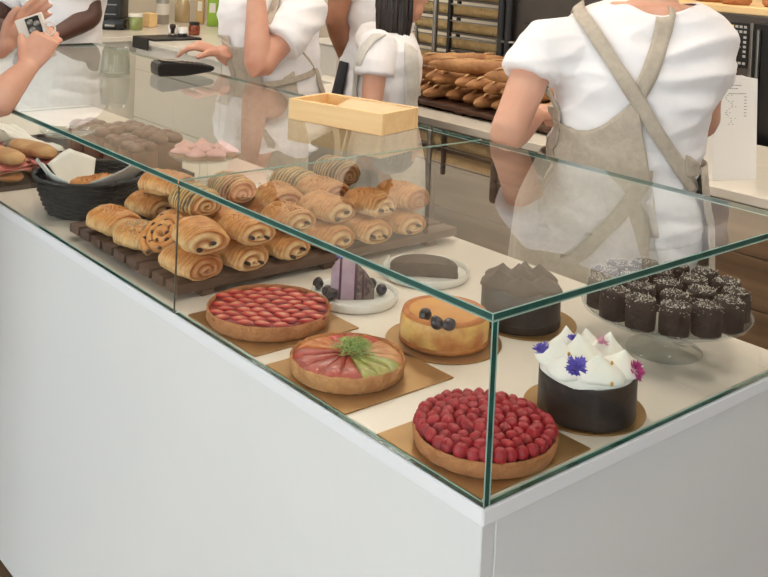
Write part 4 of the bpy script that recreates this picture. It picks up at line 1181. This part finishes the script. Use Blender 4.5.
for px, py, wd, ht, m_, lab in ((200, 24, .055, .26, 'tan_box', 'tall tan carton beside the green carton'), (212.5, 26, .075, .27, 'green_box', 'tall lime green carton with white stripe')):
    w = cpos(px, py); t = thing('carton', lab, 'carton', (w.x, w.y, CZ), AR)
    add('body', rbox(wd, .06, ht, .003, M[m_], 1, 'body'), t); add('label', rbox(wd*.6, .002, .07, .0005, M['label_white'], 1, 'label'), t, (0, -.0312, .10))
w = cpos(228, 30)
t = thing('black_canister', 'black canister behind the seated elbow at the drawer counter', 'canister', (w.x, w.y, CZ)); add('body', mesh('body', *lathe([(0, 0), (.05, 0), (.055, .006), (.055, .2), (.05, .21), (0, .21)], 24), M['black_metal']), t); add('lid', mesh('lid', *lathe([(0, .2105), (.057, .2105), (.057, .225), (0, .23)], 24), M['black_gloss']), t)
# dark kitchen unit behind the left counter
t = thing('wall_cabinet', 'dark appliance block against the left wall', 'appliance', (-6.33, 1.05, 0))
add('body', rbox(.5, 1.3, 1.25, .01, M['black_metal'], 1, 'body'), t); add('top', rbox(.52, 1.32, .03, .005, M['steel'], 1, 'top'), t, (0, 0, 1.2502))

# ------------------------------------------------------------------ people
def skinmat(name, c, v): return mat(name, c, .48, var=v, vscale=12, sub=.12, bump=.04, bscale=120)
M['skin_fair'] = skinmat('skin_fair', (226, 176, 150), (216, 160, 134))
M['skin_pink'] = skinmat('skin_pink', (224, 172, 146), (212, 152, 126))
M['skin_tan'] = skinmat('skin_tan', (168, 116, 86), (152, 100, 72))
M['skin_dark'] = skinmat('skin_dark', (92, 60, 48), (76, 48, 38))
M['nail'] = mat('red_nail_polish', (176, 40, 52), .2, coat=.6)
TORSO = [(.80, .150, .115), (.88, .170, .125), (.96, .165, .122), (1.04, .142, .108), (1.12, .140, .106), (1.20, .150, .112), (1.28, .162, .118), (1.34, .168, .114), (1.39, .160, .098), (1.425, .125, .080), (1.45, .085, .066)]
def ring(c, r, f, a, b, n=28, e=2.3):
    out = []
    for k in range(n):
        t = 2*pi*k/n; ct, st = cos(t), sin(t)
        out.append(c+r*(a*math.copysign(abs(ct)**(2/e), ct))+f*(b*math.copysign(abs(st)**(2/e), st)))
    return out
def loft(rings):
    n = len(rings[0]); v = [p for r in rings for p in r]; f = []
    for i in range(len(rings)-1):
        for k in range(n): f.append((i*n+k, i*n+(k+1) % n, (i+1)*n+(k+1) % n, (i+1)*n+k))
    f.append(tuple(range(n))[::-1]); f.append(tuple(range((len(rings)-1)*n, len(rings)*n)))
    return v, f
def ball(c, r, f, sx, sy, sz, n=16):
    rings = []
    for i in range(n+1):
        a = -pi/2+pi*i/n
        q = max(.02, cos(a)); rings.append(ring(c+V((0, 0, sin(a)*sz)), r, f, sx*q, sy*q, 20, 2))
    return loft(rings)
def hand(wr, d, pn, s=1.0, curl=(.35, .4, .45, .5), side=1, thumb=.7):
    "palm and five fingers; d = direction of the fingers, pn = palm normal (fingers curl towards it)"
    d = d.normalized(); pn = (pn-d*pn.dot(d)).normalized(); lat = d.cross(pn)*side
    parts = [tube([wr-d*.03*s, wr+d*.012*s, wr+d*.045*s, wr+d*.085*s], [.026*s, .029*s, .038*s, .039*s], 14, up=pn, flat=(1, .42))]
    nails = []
    for i, (o, L_, r) in enumerate(((.030, .072, .0088), (.010, .080, .0092), (-.010, .075, .0088), (-.029, .058, .0078))):
        p = wr+d*.080*s+lat*o*s; pts = [p-d*.02*s, p]; dirv = d.copy(); c = curl[i]
        for seg, fr in enumerate((.45, .32, .23)):
            ang = c*(1.0 if seg == 0 else 1.25)
            dirv = (dirv*cos(ang)+pn*sin(ang)).normalized(); pn2 = pn
            p = p+dirv*L_*fr*s; pts.append(p)
            pn_ax = dirv.cross(lat)
        parts.append(tube(pts, [r*1.05*s, r*1.08*s, r*1.0*s, r*.95*s, r*.78*s], 10))
        nails.append((p-dirv*.004*s, dirv, lat, r*s))
    b = wr+d*.022*s+lat*.026*s
    td = (d*cos(thumb)+lat*sin(thumb)).normalized(); t2 = (td+pn*.35).normalized(); t3 = (td*.8+d*.3+pn*.5).normalized()
    parts.append(tube([b-td*.012*s, b+td*.026*s, b+td*.026*s+t2*.028*s, b+td*.026*s+t2*.028*s+t3*.022*s], [.013*s, .0125*s, .011*s, .0085*s], 10))
    return parts, nails
def arm(sh, el, wr, k=1.0):
    a = sh.lerp(el, .35); b = sh.lerp(el, .75); c = el.lerp(wr, .3); e = el.lerp(wr, .7)
    pts = catmull([sh, a, b, el, c, e, wr], 3)
    return tube(pts, lerpl([.047*k, .047*k, .043*k, .041*k, .043*k, .034*k, .027*k], 3), 16)
def head(c, r, f, s):
    P_ = [ball(c+V((0, 0, .02*s)), r, f, .076*s, .095*s, .100*s), ball(c+f*.022*s-V((0, 0, .055*s)), r, f, .058*s, .066*s, .062*s)]
    P_.append(tube([c+f*.088*s+V((0, 0, .020*s)), c+f*.104*s-V((0, 0, .018*s)), c+f*.090*s-V((0, 0, .026*s))], [.008*s, .013*s, .012*s], 8))
    for sg in (-1, 1):
        P_.append(ball(c+r*sg*.078*s-f*.005*s-V((0, 0, .005*s)), r, f, .010*s, .020*s, .032*s, 8))
        P_.append(ball(c+r*sg*.033*s+f*.083*s+V((0, 0, .012*s)), r, f, .014*s, .008*s, .008*s, 6))
        P_.append(tube([c+r*sg*.016*s+f*.092*s+V((0, 0, .034*s)), c+r*sg*.05*s+f*.080*s+V((0, 0, .034*s))], .008*s, 6))
    for dz in (-.052, -.062): P_.append(tube([c-r*.022*s+f*.078*s+V((0, 0, dz*s)), c+f*.089*s+V((0, 0, dz*s)), c+r*.022*s+f*.078*s+V((0, 0, dz*s))], [.004*s, .007*s, .004*s], 6))
    return P_
def displace(me, fn):
    nor = [v.normal.copy() for v in me.vertices]
    for v, n in zip(me.vertices, nor): v.co += n*fn(v.co)
    me.update()
def cut(me, test):
    bm = bmesh.new(); bm.from_mesh(me)
    bmesh.ops.delete(bm, geom=[f for f in bm.faces if test(f.calc_center_median())], context='FACES')
    bv = [v for v in bm.verts if v.is_boundary]      # even out the cut edge
    for _ in range(10):
        new = {}
        for v in bv:
            nb = [e.other_vert(v) for e in v.link_edges if e.is_boundary]
            if len(nb) == 2: new[v] = (v.co*2+nb[0].co+nb[1].co)/4
        for v, c in new.items(): v.co = c
    bm.to_mesh(me); bm.free()
    me.polygons.foreach_set('use_smooth', [True]*len(me.polygons)); return me
class Person: pass
def person(label, base, face, H, skin, arms, lean, shirt_m, hair_m, pants_m, voxel=.007, sleeve=.5, infl=.014, wr_amp=.005, headturn=None, headoff=(0, 0), hands=None, hairlen=0, group=None, fat=1.0, neck_open=.088, skirt=None, sl_r=.066, shirt_z0=.90, neck_deep=.055, neck_back=0.):
    s = H/1.70; P_ = Person(); B = V((base[0], base[1], 0))
    f = V((face[0], face[1], 0)).normalized(); r = V((f.y, -f.x, 0)); P_.r, P_.f, P_.s = r, f, s
    def cen(z):
        dr, df = lean(z); return B+r*dr+f*df+V((0, 0, z))
    P_.cen = cen
    t = thing('person', label, 'person', tuple(B), group=group); P_.t = t
    parts = [loft([ring(cen(z*s), r, f, a*s*fat, b*s*fat) for z, a, b in TORSO])]
    nk0 = cen(1.42*s); hc = cen(1.60*s)+r*headoff[0]+f*headoff[1]
    parts.append(tube([nk0, cen(1.47*s)+(hc-cen(1.60*s))*.3, hc-V((0, 0, .06*s))], [.066*s, .054*s, .052*s], 16))
    hf = V((headturn[0], headturn[1], 0)).normalized() if headturn else f
    hr = V((hf.y, -hf.x, 0))
    parts += head(hc, hr, hf, s)
    P_.hc, P_.hf, P_.hr = hc, hf, hr
    legs = []
    for sg in (-1, 1):
        hp = cen(.86*s)+r*sg*.085*s; kn = B+r*sg*.10*s+f*.02+V((0, 0, .47*s)); an = B+r*sg*.10*s-f*.01+V((0, 0, .085*s))
        legs.append((hp, kn, an))
        parts.append(tube(catmull([hp, hp.lerp(kn, .5), kn, kn.lerp(an, .35), an], 3), lerpl([.085*s, .072*s, .054*s, .056*s, .036*s], 3), 14))
        parts.append(tube([an-f*.03*s-V((0, 0, .045*s)), an+f*.07*s-V((0, 0, .05*s)), an+f*.15*s-V((0, 0, .058*s))], [.036*s, .036*s, .026*s], 12, up=(0, 0, 1), flat=(1, .8)))
    sh0 = {}
    P_.nails = []
    for key, a in arms.items():
        sh, el, wr, hd, pnm, kw = a
        parts.append(arm(V(sh), V(el), V(wr), s))
        parts.append(tube([cen(1.36*s), V(sh)], [.058*s, .044*s], 12))
        hp_, nl = hand(V(wr), V(hd), V(pnm), s, side=(1 if key == 'R' else -1), **kw); parts += hp_; P_.nails += nl
    body = remesh(parts, voxel, 3, 'body')
    def rel(me):
        for v in me.vertices: v.co -= B
        return me
    body.materials.append(skin); add('body', rel(body), t)
    # shirt
    sp = [loft([ring(cen(z*s), r, f, (a*fat+infl)*s, (b*fat+infl)*s) for z, a, b in [(shirt_z0, .165, .122)]+[q for q in TORSO if q[0] > shirt_z0+.02]])]
    for key, a in arms.items():
        sh, el = V(a[0]), V(a[1]); e = sh.lerp(el, sleeve)
        sp.append(tube([cen(1.33*s).lerp(sh, .3), sh, sh.lerp(e, .5), e], [.085*s, (sl_r+.004)*s, sl_r*s, (sl_r+.003)*s], 20, cap=False))
    shirt = remesh(sp, max(.006, voxel), 3, 'shirt')
    def wrk(p):
        q = p-B
        a = nz(q.x*5+q.z*3, q.y*5, q.z*15-q.x*4); b = nz(q.x*11, q.y*11+3, q.z*30+q.x*9)
        c = nz(q.x*3+7, q.y*3, q.z*7+q.x*5)
        return wr_amp*(1-abs(a)*2.6)+wr_amp*.4*b+wr_amp*.6*(1-abs(c)*2.5)-wr_amp*.25
    displace(shirt, wrk)
    nc = cen(1.462*s)
    cut(shirt, lambda c: ((c-nc+f*neck_back).xy.length/(neck_open*s))**2+((c.z-nc.z)/(neck_deep*s))**2 < 1)
    P_.bvh = BVHTree.FromPolygons([v.co.copy() for v in shirt.vertices], [tuple(p.vertices) for p in shirt.polygons])
    shirt.materials.append(shirt_m); o = add('shirt', rel(shirt), t); solid(o, .002)
    P_.B = B
    # trousers and shoes
    tp = [loft([ring(cen(z*s), r, f, (a*fat+.012)*s, (b*fat+.012)*s) for z, a, b in TORSO if z < 1.0])]
    for hp, kn, an in legs: tp.append(tube(catmull([hp, hp.lerp(kn, .5), kn, kn.lerp(an, .35), an+V((0, 0, .03))], 3), lerpl([.094*s, .086*s, .070*s, .068*s, .060*s], 3), 14, cap=False))
    tr = remesh(tp, .012, 3, 'trousers'); tr.materials.append(pants_m); add('trousers', rel(tr), t)
    for hp, kn, an in legs:
        sm_ = remesh([tube([an-f*.035*s-V((0, 0, .040*s)), an+f*.07*s-V((0, 0, .046*s)), an+f*.165*s-V((0, 0, .054*s))], [.045*s, .045*s, .032*s], 14, up=(0, 0, 1), flat=(1, .85))], .008, 2, 'shoe')
        sm_.materials.append(M['black_metal']); add('shoe', rel(sm_), t)
    # hair
    if hair_m:
        hp_ = [ball(hc-hf*.012*s+V((0, 0, .032*s)), hr, hf, .084*s, .100*s, .100*s)]
        hm_ = remesh(hp_, .007, 2, 'hair')
        cut(hm_, lambda c: (c-hc).dot(hf) > .05*s and (c.z-hc.z) < .075*s or (c.z-hc.z) < -.045*s)
        displace(hm_, lambda p: .004*nz(p.x*40, p.y*40, p.z*6))
        hm_.materials.append(hair_m); o = add('hair', rel(hm_), t); solid(o, .004)
        if hairlen:
            parts = []; hr_ = random.Random(3)
            for i in range(150):
                a = hr_.uniform(rad(-95), rad(95)); b0 = -hf*cos(a)+hr*sin(a)
                rr = hr_.uniform(.075, .098)*s; z0 = hr_.uniform(-.02, .07)*s
                p0 = hc+b0*rr*(.96)+V((0, 0, z0)); L_ = hairlen*hr_.uniform(.72, 1.0)*(.72+.42*abs(sin(a))**2)
                p1 = hc+b0*(rr+.004)+V((0, 0, z0-L_*.45)); p2 = hc+b0*(rr-.012)+V((hr_.uniform(-.01, .01), hr_.uniform(-.01, .01), z0-L_))
                parts.append(tube(catmull([p0, p1, p2], 3), lerpl([.008, .0085, .0025], 3), 5))
            me = mesh('hair_strands', *merge(parts), hair_m); o = add('long_hair', rel(me), t); o['kind'] = 'stuff'
        else:
            bn = remesh([ball(hc-hf*.105*s+V((0, 0, .05*s)), hr, hf, .040*s, .036*s, .040*s)], .006, 2, 'hair_bun'); bn.materials.append(hair_m); add('hair_bun', rel(bn), t)
    if skirt:
        m_, z0, z1, gap = skirt
        a0, a1 = gap
        def fn(u, w_):
            z = z0+(z1-z0)*w_; t_ = a0+(a1-a0)*u; w_ = min(1, w_*1.6)
            fo = .007*sin(t_*11+2*nz(t_*2, z*2, 1))*w_
            wz = min(1, max(0, (1.12*s-z)/(.18*s)))
            a = (.158+.034*wz)*s*fat+.022*w_+fo; b = (.124+.026*wz)*s*fat+.022*w_+fo
            return cen(max(z, .8*s))*1+V((0, 0, z-max(z, .8*s)))+r*a*cos(t_)+f*b*sin(t_)
        v, ff = grid(80, 22, fn); me = mesh('apron_skirt', [p-B for p in v], ff, m_); o = add('apron_skirt', me, t); solid(o, .003)
    return P_
def cast(P_, px, py, D, off):
    p = at(px, py, D=D); d = (p-CAM).normalized()
    h = P_.bvh.ray_cast(CAM, d)
    if h[0] is None or (h[0]-CAM).dot(FW) > D+.35:
        h = P_.bvh.find_nearest(p)
    n = h[1] if h[1].dot(d) < 0 else -h[1]
    return h[0]+(n*.7-d*.3)*off
def ribbon(P_, pts, wpx, D, off, m, name='apron_strap', nw=4, thick=.003, sub=6, over=False):
    c = catmull([V((x, y, 0)) for x, y in pts], sub); g = []
    for i, p in enumerate(c):
        d = (c[min(i+1, len(c)-1)]-c[max(i-1, 0)]).normalized(); n = V((-d.y, d.x, 0))
        w = wpx if not hasattr(wpx, '__len__') else wpx[0]+(wpx[1]-wpx[0])*i/(len(c)-1)
        g.append([p+n*w*(k/nw-.5) for k in range(nw+1)])
    v = [cast(P_, q.x, q.y, D, off)-P_.B for row in g for q in row]
    # a light smoothing along the strap keeps it taut
    n1 = nw+1; R_ = len(g)
    for _ in range(4):
        v2 = v[:]
        for i in range(1, R_-1):
            for k in range(n1): v2[i*n1+k] = (v[(i-1)*n1+k]+v[i*n1+k]*2+v[(i+1)*n1+k])/4
        v = v2
    if over:   # carry the strap on over the shoulder and down the front
        ext = []
        for df, dz in ((.17, -.12), (.12, -.035), (.08, .000), (.04, .014)):
            ext += [v[k]+P_.f*df+V((0, 0, dz)) for k in range(n1)]
        v = ext+v; R_ += 4
    f = [(i*n1+k, i*n1+k+1, (i+1)*n1+k+1, (i+1)*n1+k) for i in range(R_-1) for k in range(nw)]
    o = add(name, mesh(name, v, f, m), P_.t); solid(o, thick, 0); return o
def patch(P_, top, bot, D, off, m, name, nu=40, nv=24, thick=.003, fold=.004, smooth=2):
    tc = catmull([V((x, y, 0)) for x, y in top], 8); bc_ = catmull([V((x, y, 0)) for x, y in bot], 8)
    def pick(c, u):
        q = u*(len(c)-1); i = min(int(q), len(c)-2); return c[i].lerp(c[i+1], q-i)
    v = []
    for j in range(nv+1):
        for i in range(nu+1):
            p = pick(tc, i/nu).lerp(pick(bc_, i/nu), j/nv)
            v.append(cast(P_, p.x, p.y, D, off+fold*(1+nz(p.x*.05, p.y*.008, 2)))-P_.B)
    n1 = nu+1
    for _ in range(smooth):
        v2 = v[:]
        for j in range(nv+1):
            for i in range(n1):
                nb = [v[jj*n1+ii] for jj, ii in ((j-1, i), (j+1, i), (j, i-1), (j, i+1)) if 0 <= jj <= nv and 0 <= ii <= nu]
                if len(nb) == 4: v2[j*n1+i] = (v[j*n1+i]*2+sum(nb, V()))/6
        v = v2
    f = [(j*n1+i, j*n1+i+1, (j+1)*n1+i+1, (j+1)*n1+i) for j in range(nv) for i in range(nu)]
    o = add(name, mesh(name, v, f, m), P_.t); solid(o, thick, 0); return o

# the person at the near end, seen from behind, crossed apron straps
base = at(617, 145, D=2.54)
def leanE(z):
    k = max(0, z-1.0); return (.068*k/.45, .02*k)
shL, elL, wrL = at(540, 52, D=2.50), at(507, 134, D=2.43), at(534, 116, D=2.69)
shR, elR, wrR = at(706, 52, D=2.54), at(702, 122, D=2.66), at(640, 124, D=2.88)
fE = (FW.x+.10, FW.y+.06)
PE = person('person in white tee and beige apron with crossed back straps', (base.x, base.y), fE, 1.735, M['skin_fair'],
            {'L': (shL, elL, wrL, wrL-elL+V((0, .1, .02)), V((0, 0, -1)), dict(curl=(.5, .5, .5, .5))), 'R': (shR, elR, wrR, wrR-elR, V((0, 0, -1)), dict(curl=(.5, .5, .5, .5)))},
            leanE, M['tee'], M['hair_brown'], M['trouser_white'], voxel=.006, sleeve=.30, wr_amp=.009, fat=1.18, neck_open=.092, neck_deep=.075, neck_back=.03, sl_r=.066, skirt=(M['linen'], 1.10, .5, (rad(-30), rad(285))))
patch(PE, [(543, 80), (548, 100), (558, 119), (577, 130), (598, 127), (618, 114), (637, 96)], [(541, 226), (558, 230), (580, 233), (600, 235), (620, 236), (640, 237), (658, 238)], 2.45, .006, M['linen'], 'apron_panel', fold=.007)
ribbon(PE, [(580, 14), (587, 24), (604, 48), (622, 76), (638, 100), (660, 138), (678, 166), (693, 190)], (15, 14), 2.45, .012, M['linen'], over=True)
ribbon(PE, [(666, 14), (664, 24), (659, 46), (648, 76), (637, 96)], (19, 16), 2.45, .009, M['linen'], over=True)
patch(PE, [(684, 154), (690, 158), (697, 163)], [(682, 176), (688, 178), (694, 176)], 2.45, .012, M['linen'], 'apron_tie', 6, 6, fold=.001)

# the person leaning on the glass with one elbow, phone side
base = at(284, 100, D=3.50)
def leanB(z):
    k = max(0, z-.95); return (0, .10*k/.45)
elB = at(258, 68, D=3.26); wrB = at(256, -14, D=3.30); shB = at(306, 12, D=3.40)
elB2 = at(244, 62, D=3.62); wrB2 = at(222, 53, D=3.38); shB2 = at(285, 8, D=3.74)
PB = person('person in white tee and beige apron leaning an elbow on the glass', (base.x, base.y), (-.93, -.30), 1.68, M['skin_pink'],
            {'L': (shB, elB, wrB, V((-.1, 0, 1)), V((-1, .3, 0)), dict(curl=(.5, .6, .6, .6))), 'R': (shB2, elB2, wrB2, V((-.40, -.66, .22)), V((-.1, .1, -1)), dict(curl=(.42, .48, .52, .6), thumb=.8))},
            leanB, M['tee'], M['hair_brown'], M['trouser'], voxel=.005, sleeve=.56, wr_amp=.005, fat=1.10, sl_r=.074, skirt=(M['linen'], 1.155, .5, (rad(-70), rad(250))))
patch(PB, [(219, 34), (228, 42), (238, 47), (252, 46)], [(214, 92), (230, 94), (250, 96), (268, 98)], 3.35, .006, M['linen'], 'apron_bib', 20, 16)
ribbon(PB, [(278, -4), (272, 12), (264, 28), (254, 42)], (9, 10), 3.35, .008, M['linen'])
ribbon(PB, [(262, 86), (285, 82), (305, 76), (322, 68)], (7, 6), 3.35, .010, M['linen'], 'apron_tie')

# the dark skinned person at the far end
base = at(62, 60, D=4.34)
def leanA(z): return (0, .02*max(0, z-1))
shA, elA, wrA = at(88, -28, D=4.32), at(91, 17, D=4.26), at(46, 41, D=4.06)
shA2, elA2, wrA2 = at(20, -26, D=4.42), at(-10, 26, D=4.30), at(26, 36, D=4.10)
PA = person('person in white tee and pale apron with crossed forearms at the case end', (base.x, base.y), (.62, -.78), 1.80, M['skin_dark'],
            {'L': (shA, elA, wrA, at(30, 48, D=4.0)-wrA, V((0, 0, -1)), dict(curl=(.4, .4, .4, .4))), 'R': (shA2, elA2, wrA2, at(36, 42, D=4.05)-wrA2, V((0, 0, -1)), dict(curl=(.4, .4, .4, .4)))},
            leanA, M['tee'], M['hair'], M['trouser_white'], voxel=.007, sleeve=.60, wr_amp=.005, sl_r=.072, skirt=(M['linen_light'], 1.10, .5, (rad(-60), rad(240))))
# the person working at the counter behind
cC = at(371, 60, Y=1.63)
dC = (cC-CAM).dot(FW)
shC, elC, wrC = at(345, -26, D=dC-.05), at(336, 20, D=dC-.08), at(350, 68, D=dC+.10)
shC2, elC2, wrC2 = at(396, -24, D=dC+.06), at(398, 22, D=dC+.14), at(390, 66, D=dC+.24)
PC = person('person in white tee working at the back counter with arm reaching down', (cC.x, cC.y), (-.1, 1), 1.74, M['skin_tan'],
            {'L': (shC, elC, wrC, V((.0, .06, -.12)), V((.3, .9, 0)), dict(curl=(.4, .5, .5, .5))), 'R': (shC2, elC2, wrC2, V((-.3, .2, -1)), V((-1, 0, 0)), dict(curl=(.3, .3, .3, .3)))},
            lambda z: (0, .02), M['tee'], M['hair'], M['trouser'], voxel=.007, sleeve=.28, wr_amp=.005, fat=.9, skirt=(M['trouser'], 1.12, .5, (rad(-80), rad(260))))
# the dark haired person between the counters
base = at(384, 110, D=3.64)
shD, elD, wrD = at(377, 50, D=3.51), at(371, 110, D=3.47), at(398, 126, D=3.64)
fD = V((RT.x*.92+FW.x*.30, RT.y*.92+FW.y*.30, 0)).normalized(); rD = V((fD.y, -fD.x, 0))
shD2 = V((base.x, base.y, 1.235))-rD*.16; elD2 = shD2+V((0, 0, -.25))+fD*.03; wrD2 = elD2+fD*.07-V((0, 0, .2))
PD = person('person with shoulder length dark hair in white tee and pale apron', (base.x, base.y), (fD.x, fD.y), 1.50, M['skin_pink'],
            {'R': (shD, elD, wrD, wrD-elD, V((0, 0, -1)), dict(curl=(.4, .4, .4, .4))), 'L': (shD2, elD2, wrD2, V((0, 0, -1)), -fD, dict(curl=(.4, .4, .4, .4)))},
            lambda z: (0, .02*max(0, z-1)/.4), M['tee'], M['hair'], M['trouser'], voxel=.006, sleeve=.42, wr_amp=.004, sl_r=.075, hairlen=.27, headoff=(0, .03), fat=.96, skirt=(M['linen_light'], 1.05, .5, (rad(-75), rad(255))))
ribbon(PD, [(354, 108), (354, 86), (358, 64), (367, 46), (380, 34), (391, 29)], (8, 8), 3.7, .008, M['linen_light'])
patch(PD, [(404, 44), (410, 47), (416, 52)], [(404, 112), (412, 113), (420, 114)], 3.7, .006, M['linen_light'], 'apron_bib', 12, 16)

# the customer holding up a phone
bK = V((-1.92, -.34, 0))
elK, wrK = at(-6, 104, D=2.50), at(27, 68, D=2.555)
shK = V((-1.76, -.30, 1.37))
elK2, wrK2 = at(-62, 74, D=2.66), at(6, 44, D=2.64); shK2 = V((-2.08, -.26, 1.37))
M['blouse'] = mat('dark_blouse', (60, 62, 72), .85, bump=.1, bscale=60)
PK = person('customer reaching over the glass with red nails', (bK.x, bK.y), (.35, .94), 1.66, M['skin_fair'],
            {'R': (shK, elK, wrK, at(40, 47, D=2.58)-wrK, V((-.5, .55, .3)), dict(curl=(.50, .55, .6, .65), thumb=.6)), 'L': (shK2, elK2, wrK2, at(23, 24, D=2.66)-wrK2, V((.7, -.1, -.45)), dict(curl=(.12, .16, .2, .25), thumb=.5))},
            lambda z: (0, .03*max(0, z-1)), M['blouse'], M['hair_brown'], M['trouser'], voxel=.0045, sleeve=.5)
for c, d, lat, rr in PK.nails[:4]:
    b = d.cross(lat).normalized()
    up_ = b if (b.dot(CAM-c) > 0) else -b
    v, f = ball(V((0, 0, 0)), lat.normalized(), d, rr*.62, rr*1.0, rr*.3, 8)
    # lay the nail on the finger tip
    Mx = Matrix((lat.normalized(), d.normalized(), up_)).transposed()
    vv, ff = ball(V((0, 0, 0)), V((1, 0, 0)), V((0, 1, 0)), rr*.66, rr*1.0, rr*.35, 8)
    add('finger_nail', mesh('finger_nail', [c+up_*rr*.62+Mx @ p-PK.B for p in vv], ff, M['nail']), PK.t)
# phone held in front
ph0 = at(35, 31, D=2.60)
up3 = (UP*.94-RT*.34).normalized(); nrm = (-FW*.9+RT*.35).normalized(); nrm = (nrm-up3*nrm.dot(up3)).normalized(); rt3 = up3.cross(nrm)
t = thing('mobile_phone', 'white cased phone with square dark camera block held up', 'phone', tuple(ph0))
t.matrix_world = Matrix(((rt3.x, up3.x, nrm.x, ph0.x), (rt3.y, up3.y, nrm.y, ph0.y), (rt3.z, up3.z, nrm.z, ph0.z), (0, 0, 0, 1)))
M['phone'] = mat('phone_case', (226, 216, 204), .35)
add('case', rbox(.070, .118, .010, .0045, M['phone'], 3, 'case', False), t, (-.004, -.018, 0))
cm = add('camera_block', rbox(.034, .044, .005, .002, M['black_gloss'], 3, 'camera_block', False), t, (.002, .014, .0068))
lens = mesh('lens', *lathe([(0, .002), (.006, .002), (.0075, .0005), (.008, 0), (0, 0)], 20), M['steel'])
for x, y in ((-.007, .010), (.007, .002), (-.007, -.010)): add('lens', lens, cm, (x, y, .0025))
add('ring_holder', mesh('ring_holder', *tube([(.014*cos(a), .018*sin(a), 0) for a in [2*pi*k/32 for k in range(33)]], [.0022]*33, 8, cap=False), M['phone']), t, (.034, -.006, .008))
